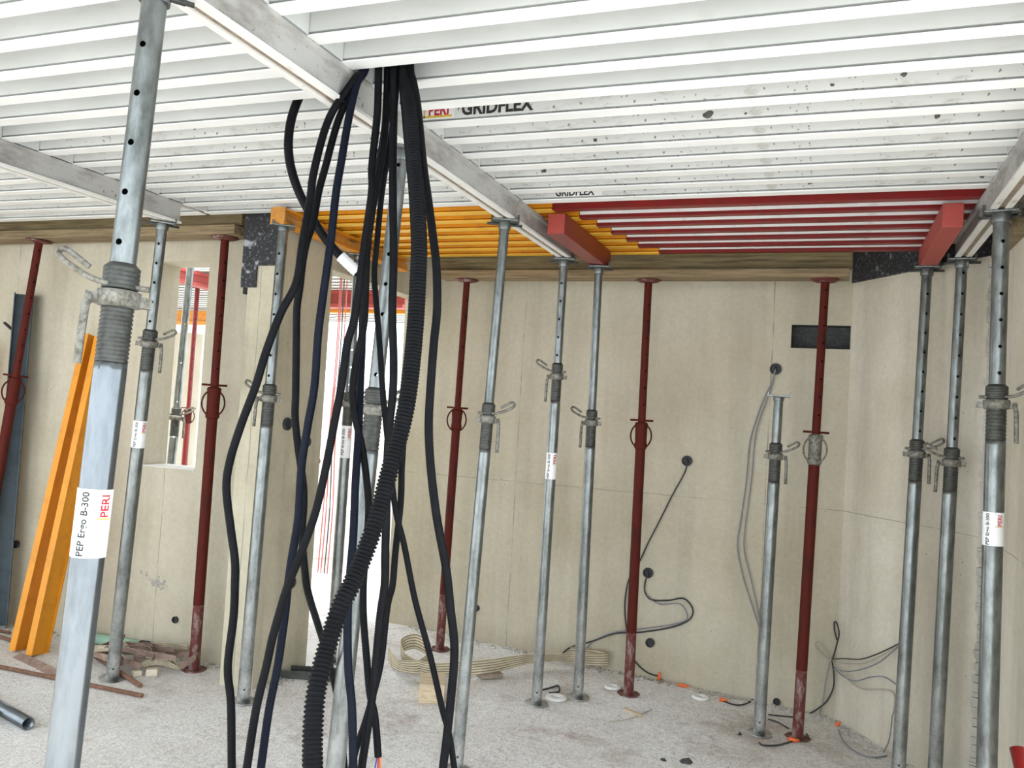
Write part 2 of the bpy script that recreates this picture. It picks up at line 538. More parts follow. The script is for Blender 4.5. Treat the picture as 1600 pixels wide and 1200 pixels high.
# rough broken joint between the two
jb = MB()
random.seed(11)
zz = -.18
while zz < 2.5:
    h = random.uniform(.015, .05)
    w = random.uniform(.010, .026)
    ox = random.uniform(-.008, .006)
    jb.prism([(.745 + ox - w * .5, 4.765), (.765 + ox, 4.77 - w), (.79, 4.76), (.775, 4.80)], 2, zz, zz + h * .92)
    zz += h
jb.build('trim_1', 'concrete_rough', kind='structure', label='rough crumbling vertical joint in the right wall')

# slab above the formwork, open over the passage behind the window wall; one hole lets the conduits through
HX0, HX1, HY0, HY1 = -1.425, -1.08, 2.222, 2.338
sl = MB()
wo = MB(); wo.box(-6.5, -6.3, 1.8, 4.2, -.05, 2.76)  # wall added out of view to hold back light from the left
wo.build('wall_left_blocker', 'concrete_left', kind='structure', label='unseen concrete wall added at the far left to cut the light')
sl.box(-9, HX0, 0.50, 4.42, 2.765, 3.02)
sl.box(HX1, 1.0, 0.50, 4.42, 2.765, 3.02)
sl.box(HX0, HX1, 0.50, HY0, 2.765, 3.02)
sl.box(HX0, HX1, HY1, 4.42, 2.765, 3.02)
sl.box(-3.12, 1.2, 4.42, 5.9, 2.765, 3.02)
sl.box(HX0 - .03, HX0, HY0 - .03, HY1 + .03, 3.02, 3.28); sl.box(HX1, HX1 + .03, HY0 - .03, HY1 + .03, 3.02, 3.28)  # unseen collar round the hole, added to keep direct sun out
sl.box(HX0, HX1, HY0 - .03, HY0, 3.02, 3.28); sl.box(HX0, HX1, HY1, HY1 + .03, 3.02, 3.28)
sl.build('ceiling', 'concrete_annex', kind='structure', label='concrete slab on top of the slab formwork')

# timber edge boards on the red props
def timber(name, label, x0, x1, y0, y1, z0, z1, mat, grp=None):
    t = MB(); t.box(x0, x1, y0, y1, z0, z1)
    o = t.build(name, mat, bevel=.004, label=label, category='timber')
    if grp: o['group'] = grp
    return o
timber('timber_beam', 'long grey brown edge board standing on edge above the back wall props', -2.55, .10, 5.20, 5.25, 2.562, 2.72, 'timber')
timber('timber_beam', 'long weathered timber carried on the red props of the back wall', -2.52, .09, 5.145, 5.30, 2.505, 2.556, 'timber_light')
timber('timber_beam', 'long brown edge board standing on edge above the window wall', -6.28, -3.25, 4.0, 4.05, 2.618, 2.76, 'timber')
timber('timber_beam', 'long timber carried on the red props of the window wall', -6.28, -3.27, 3.965, 4.13, 2.558, 2.613, 'timber_light')
timber('timber_beam', 'short timber batten along the top of the wall at the right edge', .715, .763, 3.4, 4.6, 2.50, 2.57, 'timber_light')

# black bitumen sheets
bs = MB()
o1 = -.012
bs.prism([(ax - nxr * .014, ay - nyr * .014 - .01), (bx_ - nxr * .014, by_ - nyr * .014), (bx_ - nxr * .003, by_ - nyr * .003), (ax - nxr * .003, ay - nyr * .003)], 2, 2.553, 2.76)
bs.build('bitumen_sheet', 'bitumen', label='black bitumen sheet along the top of the angled right wall', category='sheet')
bs = MB()
bs.box(-3.16, -2.895, 3.918, 3.928, 2.36, 2.755)
bs.box(-3.16, -3.055, 3.916, 3.927, 2.235, 2.36)
bs.build('bitumen_sheet', 'bitumen', bevel=.002, label='black speckled bitumen sheet wrapped over the top of the pier', category='sheet')
bs = MB()
bs.prism([(-3.335, 4.16), (-3.165, 4.16), (-3.165, 4.195), (-3.335, 4.195)], 2, 2.235, 2.55)
bs.build('bitumen_sheet', 'bitumen', bevel=.002, label='black bitumen pad on the wall behind the rusty red prop by the pier', category='sheet')

# ---------------------------------------------------------------- slab formwork panels
PITCH = .181
ZR = 2.64          # underside of the ribs
RIBH = .105
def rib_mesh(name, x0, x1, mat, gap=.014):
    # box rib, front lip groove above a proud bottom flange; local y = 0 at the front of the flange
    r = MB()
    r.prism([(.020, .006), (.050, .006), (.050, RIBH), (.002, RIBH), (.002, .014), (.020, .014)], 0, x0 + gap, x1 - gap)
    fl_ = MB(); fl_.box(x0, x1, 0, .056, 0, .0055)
    fm = {'orange_paint': 'orange_flange_lit'}.get(mat, 'white_flange_lit')  # flange lighter than web: the lit underside is carried by the colour
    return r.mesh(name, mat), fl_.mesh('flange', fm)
def put_rib(meshes, parent, y):
    rb = link('rib', meshes[0], parent); rb.location = (0, y, 0)
    link('flange', meshes[1], rb)
    return rb
COLS = [(-5.30, -3.375), (-3.345, -1.483), (-1.447, .595)]
ROWS = [(.532, 6), (1.618, 6), (2.704, 7)]
COLN = ['left of the second beam', 'between the two left beams', 'between the middle and right beams']
ROWN = ['near', 'middle', 'far']
rib_cache = {}
panels = {}
for ci, (x0, x1) in enumerate(COLS):
    for ri, (yy, n) in enumerate(ROWS):
        dirty = (ri == 2)
        p = thing('formwork_panel', 'white ribbed slab formwork panel, %s row, %s' % (ROWN[ri], COLN[ci]), 'panel', (0, yy, ZR), 'white ribbed slab formwork panels')
        panels[(ci, ri)] = p
        mat = 'white_panel_dirty' if dirty else 'white_panel'
        key = (ci, mat)
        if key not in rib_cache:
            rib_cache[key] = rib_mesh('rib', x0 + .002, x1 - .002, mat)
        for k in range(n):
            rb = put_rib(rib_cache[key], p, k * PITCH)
            if k == 0 or (ri == 2 and k == 6):
                p['rib%d' % k] = rb.name
        last = .056 if n == 7 else -.008
        yl = (n - 1) * PITCH + .056 if n == 7 else n * PITCH - .004
        for xa, xb in ((x0, x0 + .026), (x1 - .026, x1)):
            s = MB(); s.box(xa + .003, xb - .003, .058, yl - .002, .010, RIBH)
            # rail is notched round the ribs: keep it behind their flanges
            s = MB()
            for k in range(n if n == 6 else n - 1):
                s.box(xa + .002, xb - .002, k * PITCH + .057, (k + 1) * PITCH - .001, .004, RIBH)
            s.build('side_rail', mat, p)
        d = MB()
        zd0, zd1 = RIBH + .002, RIBH + .016
        if (ci, ri) == (2, 1):
            a0, a1 = HY0 - yy, HY1 - yy
            d.box(x0, HX0, 0, yl, zd0, zd1); d.box(HX1, x1, 0, yl, zd0, zd1)
            d.box(HX0, HX1, 0, a0, zd0, zd1); d.box(HX0, HX1, a1, yl, zd0, zd1)
        else:
            d.box(x0, x1, 0, yl, zd0, zd1)
        d.build('deck_sheet', mat, p)

# maker's lettering on the front faces of two ribs
def flat_text(body, size, x, z, mat, parent, squash=1.0):
    me = text_geo(body, size, .035)
    for v_ in me.vertices:
        v_.co = Vector((x + v_.co.x * squash, .0008, z + v_.co.y))
    me.materials.clear(); me.materials.append(MAT[mat])
    return link('lettering', me, parent)
def rib_label(parent_name, x, s=1.0):
    rb = bpy.data.objects[parent_name]
    pl = MB(); pl.box(x - .014, x + .112 * s, .0010, .0018, .016, .088); pl.build('maker_plate', 'label_white', rb)
    ye = MB(); ye.box(x - .010, x - .004, .0004, .0009, .020, .07); ye.box(x - .010, x + .104 * s, .0004, .0009, .020, .028); ye.build('maker_frame', 'ink_yellow', rb)
    flat_text('PERI', .056 * s, x + .050 * s, .046, 'ink_red', rb, .80)
    flat_text('GRIDFLEX', .068 * s, x + .275 * s, .044, 'ink_black', rb, .88)
rib_label(panels[(2, 2)]['rib0'], -1.412)
rb7 = bpy.data.objects[panels[(2, 2)]['rib6']]
pl = MB(); pl.box(-1.262, -1.03, .0010, .0018, .016, .088); pl.build('maker_plate', 'label_white', rb7)
flat_text('GRIDFLEX', .050, -1.165, .034, 'ink_black', rb7, .85)
for p in panels.values():
    for k in ('rib0', 'rib6'):
        if k in p: del p[k]

# orange telescopic filler panel and red filler panel in front of the back wall
def color_rib(x0, x1, mat, h=RIBH, z0=0.0, lip=True):
    r = MB()
    r.box(x0, x1, 0, .048, z0, z0 + .006)
    r.prism([(.006, z0 + .006), (.044, z0 + .006), (.044, h), (.006, h)], 0, x0, x1)
    return r
of = thing('filler_panel', 'orange telescopic ribbed filler panel beside the doorway', 'panel', (0, 3.79, ZR))
tips = [-1.335, -1.245, -1.20, -1.165, -1.12, -1.09, -1.00]
for k in range(7):
    put_rib(rib_mesh('rib', -2.86, tips[k], 'orange_paint', 0.0), of, (k + 1) * PITCH)
d = MB(); d.box(-2.86, -1.30, .07, 8 * PITCH - .05, RIBH + .002, RIBH + .014); d.build('deck_sheet', 'orange_worn', of)
rf = thing('filler_panel', 'red ribbed filler panel with white rails in front of the back wall', 'panel', (0, 3.79, ZR))
for k in range(7):
    rb = MB()
    x0 = tips[k] + .004
    xe = .595 if k < 6 else .50
    rb.box(x0, xe, 0, .048, 0, .006)
    rb.prism([(.005, .006), (.044, .006), (.044, .018), (.005, .018)] if k > 0 else [(.005, .006), (.044, .006), (.044, RIBH), (.005, RIBH)], 0, x0, xe)
    rb = rb.build('rib', 'red_paint', rf); rb.location = (0, (k + 1) * PITCH, 0)
    if k > 0:
        wr_ = MB(); wr_.box(tips[k] + .004, xe, .003, .044, .019, RIBH)
        wr_ = wr_.build('upper_rail', 'white_rail', rf); wr_.location = (0, (k + 1) * PITCH, 0)
d = MB(); d.box(-1.29, .50, .07, 8 * PITCH - .05, RIBH + .002, RIBH + .014); d.build('deck_sheet', 'white_rail', rf)

# ---------------------------------------------------------------- main beams under the panels
def main_beam(label, xc, y0, y1, dirty=False):
    t = thing('support_beam', label, 'beam', (xc, y0, 2.53), 'white aluminium main beams under the panels')
    L = y1 - y0
    b_ = MB()
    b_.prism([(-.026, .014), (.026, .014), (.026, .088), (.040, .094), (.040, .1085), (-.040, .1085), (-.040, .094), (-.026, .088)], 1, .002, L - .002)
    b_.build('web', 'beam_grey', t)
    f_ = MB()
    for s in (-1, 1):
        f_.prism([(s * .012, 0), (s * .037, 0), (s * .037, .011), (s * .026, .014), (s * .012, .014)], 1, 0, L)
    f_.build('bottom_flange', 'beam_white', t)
    g_ = MB(); g_.box(-.0115, .0115, .004, L - .004, .007, .0135); g_.build('slot', 'beam_groove', t)
    return t
main_beam('grey white main beam overhead whose end rests on the nearest prop', -1.465, -.9, 1.485)
main_beam('white main beam passing behind the hanging conduits', -1.465, 1.49, 2.655)
main_beam('white main beam between the conduits and the prop with the right hand hook', -1.465, 2.66, 3.745)
main_beam('short white main beam ending next to the red beam with the orange behind', -1.465, 3.75, 4.76)
main_beam('white main beam at the left edge of the ceiling, running to the labelled prop', -3.36, 2.33, 3.60)
main_beam('white main beam above the left edge, its end just at the frame', -3.36, .9, 2.325)
main_beam('white main beam in the upper right corner of the ceiling', .612, 1.2, 3.79)
main_beam('short grey main beam ending by the black sheet at the right', .612, 3.795, 4.83)

def box_beam(name, label, xc, y0, y1, w, z0, z1, mat, end_mat=None):
    t = thing(name, label, 'beam', (xc, y0, z0))
    L = y1 - y0; h = z1 - z0
    b_ = MB(); b_.box(-w / 2, w / 2, 0, L, 0, h)
    b_.build('profile', mat, t, bevel=.005)
    e = MB(); e.box(-w / 2 + .004, w / 2 - .004, -.004, -.0005, .004, h - .004); e.build('end_plate', end_mat or mat, t)
    return t
box_beam('support_beam', 'dark red steel beam under the left end of the red filler panel', -1.325, 4.03, 4.99, .095, 2.53, 2.637, 'red_paint', 'red_paint_light')
box_beam('support_beam', 'bright red steel beam under the right end of the red filler panel', .478, 4.05, 5.06, .085, 2.53, 2.637, 'red_paint_light')
# orange beam by the doorway: top and bottom chords, end plates and diagonal web plates with openings between
ob = thing('support_beam', 'orange open web beam along the top of the doorway wall', 'beam', (-2.80, 3.74, 2.552))
c_ = MB(); c_.box(-.035, .035, 0, 1.45, 0, .012); c_.build('bottom_chord', 'orange_paint', ob, bevel=.002)
c_ = MB(); c_.box(-.035, .035, 0, 1.45, .074, .086); c_.build('top_chord', 'orange_paint', ob, bevel=.002)
for k in range(6):
    w_ = MB(); y = .03 + k * .25
    w_.prism([(y, .012), (y + .13, .012), (y + .17, .074), (y + .02, .074)], 0, -.010, .010)
    w_.build('web_plate', 'orange_worn', ob)
c_ = MB(); c_.box(-.045, .045, -.008, 0, -.004, .088); c_.build('end_plate', 'orange_worn', ob)
c_ = MB(); c_.box(.012, .026, .01, 1.44, .014, .05); c_.build('side_rail', 'orange_worn', ob)

# dried mortar splashes on the rib faces of the far right-hand panel
random.seed(21)
_ribs = sorted([c for c in panels[(2, 2)].children if c.name.startswith('rib')], key=lambda c: c.location.y)
for k, x, z, s in ((1, -.423, .030, .020), (5, -.429, .049, .012), (2, -.872, .028, .010), (3, -.862, .050, .012), (0, .172, .045, .010), (2, .302, .040, .012), (6, .545, .036, .012), (0, -.027, .030, .007), (6, -.111, .034, .009), (1, -.30, .025, .006), (4, -1.2, .03, .012)):
    n = 11
    rr = [s * random.uniform(.65, 1.15) for _ in range(n)]
    vs = [(x + rr[i] * math.cos(6.283 * i / n), .0016, z + rr[i] * math.sin(6.283 * i / n) * .8) for i in range(n)] + [(x, -.002, z)]
    sp_ = MB(); sp_.add(vs, [(i, (i + 1) % n, n) for i in range(n)])
    sp_.build('mortar_splash', 'mortar_dark', _ribs[k])

# ---------------------------------------------------------------- steel props
def prop_root(name, label, base, top, spin, group):
    t = thing(name, label, 'prop', base, group)
    d = (Vector(top) - Vector(base))
    q = Vector((0, 0, 1)).rotation_difference(d.normalized())
    t.rotation_mode = 'QUATERNION'
    t.rotation_quaternion = q @ Quaternion((0, 0, 1), spin)
    return t, d.length

def grey_prop(label, base, top, hn, ro=.034, ri=.027, holes=0.10, hole_a=None, side=1, head='fork', tag=None, light=False, worn_base=True, detail=1, labz=None):
    """galvanised prop; hn = height of the adjusting nut; local +x faces the viewer"""
    face = math.atan2(-base[1], -base[0]) if detail < 9 else 0
    t, L = prop_root('steel_prop', label, base, top, face, 'galvanised steel props')
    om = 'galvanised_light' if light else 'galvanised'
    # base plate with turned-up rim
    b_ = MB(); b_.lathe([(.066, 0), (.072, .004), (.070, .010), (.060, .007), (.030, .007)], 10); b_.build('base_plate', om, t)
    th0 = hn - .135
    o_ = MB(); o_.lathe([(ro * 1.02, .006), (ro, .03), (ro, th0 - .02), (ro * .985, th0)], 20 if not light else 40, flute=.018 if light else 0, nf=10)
    ot = o_.build('outer_tube', om, t)
    dh = MB(); dh.tube([(ro * .6, 0, .075), (ro + .0008, 0, .075)], .006, 8); dh.build('drain_hole', 'box_dark', ot)
    # threaded length
    pr = []
    nr = 14 if light else 9
    for k in range(nr):
        z = th0 + .132 * k / nr
        s = .132 / nr
        pr += [(ro * .93, z), (ro * 1.0, z + s * .3), (ro * 1.0, z + s * .6), (ro * .93, z + s * .95)]
    th = MB(); th.lathe(pr, 20); th.build('thread', 'galvanised_dark', t)
    # nut with two lugs
    n_ = MB()
    n_.lathe([(ro * 1.05, hn - .012), (ro * 1.32, hn - .010), (ro * 1.36, hn + .012), (ro * 1.30, hn + .024), (ro * 1.02, hn + .026)], 18)
    n_.box(-.014, .014, -ro * 1.95, -ro * 1.2, hn - .008, hn + .016)
    n_.box(-.014, .014, ro * 1.2, ro * 1.95, hn - .008, hn + .016)
    n_.build('adjusting_nut', 'cast_nut', t)
    # collar above
    pr = [(ro * 1.02, hn + .027)]
    for k in range(5):
        z = hn + .030 + k * .010
        pr += [(ro * 1.12, z), (ro * 1.12, z + .006), (ro * 1.04, z + .008)]
    pr += [(ri * 1.02, hn + .086)]
    k_ = MB(); k_.lathe(pr, 18); k_.build('collar', 'galvanised_dark', t)
    # handle hanging from one lug
    h_ = MB()
    yh = side * ro * 1.75
    h_.tube(catmull([(.016, yh, hn + .006), (.024, yh, hn - .006), (.024, yh + side * .004, hn - .03), (.022, yh + side * .006, hn - .145)], 3), .0085, 8)
    h_.build('nut_handle', 'cast_nut', t)
    # locking pin with hooked loop
    p_ = MB()
    s = side if not light else side
    loop = [(.02, -s * ro * 1.7, hn + .034), (.015, 0, hn + .036), (.03, s * ro * 1.6, hn + .040), (.035, s * (ro + .075), hn + .066), (.030, s * (ro + .092), hn + .085),
            (.020, s * (ro + .080), hn + .096), (.012, s * (ro + .05), hn + .080), (.012, s * (ro + .030), hn + .066)]
    p_.tube(catmull(loop, 5), .0065, 8)
    p_.build('locking_pin', 'cast_nut', t)
    # inner tube with pin holes
    hs = []
    z = hn + .13
    while z < L - .05:
        hs.append(z); z += holes
    i_ = MB(); i_.holed_tube(ri, hn - .05, L - .006, hs, .0075)
    it = i_.build('inner_tube', om if not light else 'galvanised', t)
    if hole_a is not None:
        it.rotation_euler = (0, 0, hole_a)
    # head
    if head == 'fork':
        hp = MB(); hp.box(-.055, .055, -.060, .060, L - .008, L)
        hp.lathe([(ri * 1.25, L - .045), (ri * 1.25, L - .008)], 14)
        hp.build('head_plate', om, t, bevel=.002)
        for sx, sy in ((1, 1), (1, -1), (-1, 1), (-1, -1)):
            c_ = MB(); c_.box(sx * .030 - .016, sx * .030 + .016, sy * .062 - .006, sy * .062 + .006, L - .012, L + .024); c_.build('claw', 'galvanised_dark', t, bevel=.002)
        ls = MB(); ls.tube([(-.02, -.085, L - .014), (-.02, .085, L - .014)], .0065, 8); ls.build('claw_pin', 'galvanised_dark', t)
    elif head == 'plate':
        hp = MB(); hp.box(-.055, .055, -.062, .062, L - .008, L); hp.lathe([(ri * 1.2, L - .03), (ri * 1.2, L - .008)], 14)
        hp.box(-.05, .05, -.062, -.054, L, L + .018); hp.box(-.05, .05, .054, .062, L, L + .018)
        hp.build('head_plate', om, t, bevel=.002)
    if labz:
        z0, z1 = labz
        lb = patch_on_tube(ro * (1.018 if light else 1.002) + .0004, z0, z1, math.radians(-88), math.radians(82), 16); lb.build('maker_label', 'label_white', ot)
        rr = ro * (1.018 if light else 1.002) + .0016
        hgt = z1 - z0
        sz = min(.026, hgt * .148)
        text_on_tube('PEP Ergo B-300', sz, rr, (z0 + z1) / 2 - hgt * .01, math.radians(-30), 'ink_black', ot)
        text_on_tube('PERI', sz * 1.25, rr, z1 - hgt * .24, math.radians(38), 'ink_red', ot)
        ln_ = patch_on_tube(rr - .0008, z1 - hgt * .44, z1 - hgt * .42, math.radians(12), math.radians(66), 8); ln_.build('label_line', 'ink_yellow', ot)
    return t

def red_prop(label, base, top, hn, hl=.17, nut='red_oxide', ring=True, ro=.031, ri=.024, mat='red_oxide', bright=False):
    face = math.atan2(-base[1], -base[0])
    t, L = prop_root('steel_prop', label, base, top, face, 'red steel props')
    b_ = MB(); b_.lathe([(.066, 0), (.072, .004), (.070, .010), (.060, .007), (.030, .007)], 8); b_.build('base_plate', 'red_oxide_worn', t)
    o_ = MB(); o_.lathe([(ro, .006), (ro, .38)], 16, caps=False); o_.build('outer_tube_foot', 'red_oxide_worn', t)
    o_ = MB(); o_.lathe([(ro, .38), (ro, hn - hl + .01)], 16, caps=False); o_.build('outer_tube', mat, t)
    s_ = MB(); s_.lathe([(ro * 1.02, hn - hl), (ro * 1.28, hn - hl + .012), (ro * 1.28, hn - hl + .030), (ro * 1.16, hn - hl + .045), (ro * 1.22, hn - .04), (ro * 1.34, hn - .012), (ro * 1.10, hn)], 16)
    s_.build('adjusting_nut', nut, t)
    if ring:
        r_ = MB(); R = .078
        r_.tube([(ro * .2 + .012, R * math.cos(a) * .82, hn - hl * .5 + R * math.sin(a)) for a in [2 * math.pi * k / 28 for k in range(28)]], .005, 6, closed=True)
        r_.build('ring_handle', nut if nut == 'red_oxide' else 'cast_nut', t)
    p_ = MB(); p_.tube([(0, -.072, hn + .012), (0, .072, hn + .012)], .0065, 8); p_.build('locking_pin', mat, t)
    hs = []
    z = hn + .11
    while z < L - .06:
        hs.append(z); z += .105
    i_ = MB(); i_.holed_tube(ri, hn - .02, L - .006, hs, .006); it = i_.build('inner_tube', mat, t)
    it.rotation_euler = (0, 0, .35)
    hp = MB(); hp.lathe([(.035, L - .018), (.072, L - .010), (.082, L - .003), (.080, L)], 8)
    hp.build('head_plate', 'red_oxide_worn', t)
    return t

# -- the nearest prop, leaning slightly, with a readable label
grey_prop('nearest tall galvanised prop at the left with large readable white label', (-1.51, 1.361, -.063), (-1.465, 1.455, 2.528), 1.862, .0345, .0275, .112, math.radians(-32), -1, 'fork', light=True, labz=(1.304, 1.451))
grey_prop('galvanised prop standing behind the hanging conduits under the middle beam', (-1.543, 2.56, -.061), (-1.465, 2.634, 2.528), 1.645, .033, .0265, .107, math.radians(-12), 1, 'fork')
grey_prop('galvanised prop with small white label beside the window, left of the rusty red prop', (-3.652, 3.689, 0), (-3.40, 3.545, 2.528), 1.875, .035, .027, .105, math.radians(-20), 1, 'fork', labz=(1.311, 1.46))
grey_prop('galvanised prop in front of the pier under the end of the orange beam', (-2.822, 3.761, 0), (-2.80, 3.79, 2.55), 1.603, .034, .027, .11, math.radians(-25), -1, 'plate')
grey_prop('galvanised prop in the doorway half hidden by the conduits', (-2.821, 4.604, 0), (-2.80, 4.572, 2.55), 1.60, .033, .026, .11, 0, 1, 'plate', labz=(1.272, 1.473))
grey_prop('galvanised prop right of the conduits with its hook pointing right', (-1.533, 3.654, -.061), (-1.482, 3.72, 2.528), 1.628, .029, .0235, .11, 1.5, 1, 'fork')
grey_prop('galvanised prop with worn white label, left of a pair before the back wall', (-1.501, 4.714, -.062), (-1.475, 4.67, 2.528), 1.896, .030, .0245, .105, math.radians(-14), -1, 'fork', labz=(1.305, 1.458))
grey_prop('galvanised prop under the dark red beam with its hook pointing left', (-1.325, 4.974, -.071), (-1.325, 4.90, 2.528), 1.648, .031, .0245, .11, 1.5, -1, 'fork')
grey_prop('short galvanised prop holding nothing up, standing before the back wall', (-.28, 5.062, -.121), (-.261, 5.068, 1.804), 1.568, .033, .026, .3, 0, 1, 'plate')
grey_prop('galvanised prop under the bright red beam before the angled wall', (.427, 4.881, -.155), (.474, 4.99, 2.528), 1.671, .034, .0265, .105, math.radians(20), 1, 'fork')
grey_prop('galvanised prop under the end of the short right beam, its handle hanging left', (.585, 4.80, -.163), (.612, 4.77, 2.528), 1.648, .034, .0265, .105, math.radians(20), -1, 'fork')
grey_prop('thick galvanised prop near the right edge with a white maker label', (.641, 3.753, -.165), (.622, 3.80, 2.528), 1.915, .0365, .030, .105, math.radians(14), 1, 'fork', labz=(1.369, 1.499))

red_prop('rusty red prop beside the window in front of the pier', (-3.399, 4.049, 0), (-3.402, 4.050, 2.556), 1.66, .19)
red_prop('slim dark red prop left of the back wall behind the conduits', (-2.391, 5.278, -.02), (-2.335, 5.225, 2.503), 1.636, .14, ro=.029, ri=.022)
red_prop('dark red prop with a ring handle near the middle of the back wall', (-1.073, 5.233, -.083), (-1.088, 5.235, 2.503), 1.687, .17)
red_prop('red prop with a pale cast nut in front of the dark niche', (-.075, 5.142, -.131), (-.04, 5.22, 2.503), 1.726, .178, nut='cast_nut')
red_prop('rusty red prop at the far left behind the slate channel', (-5.14, 3.98, 0), (-4.87, 4.02, 2.556), 1.66, .18)

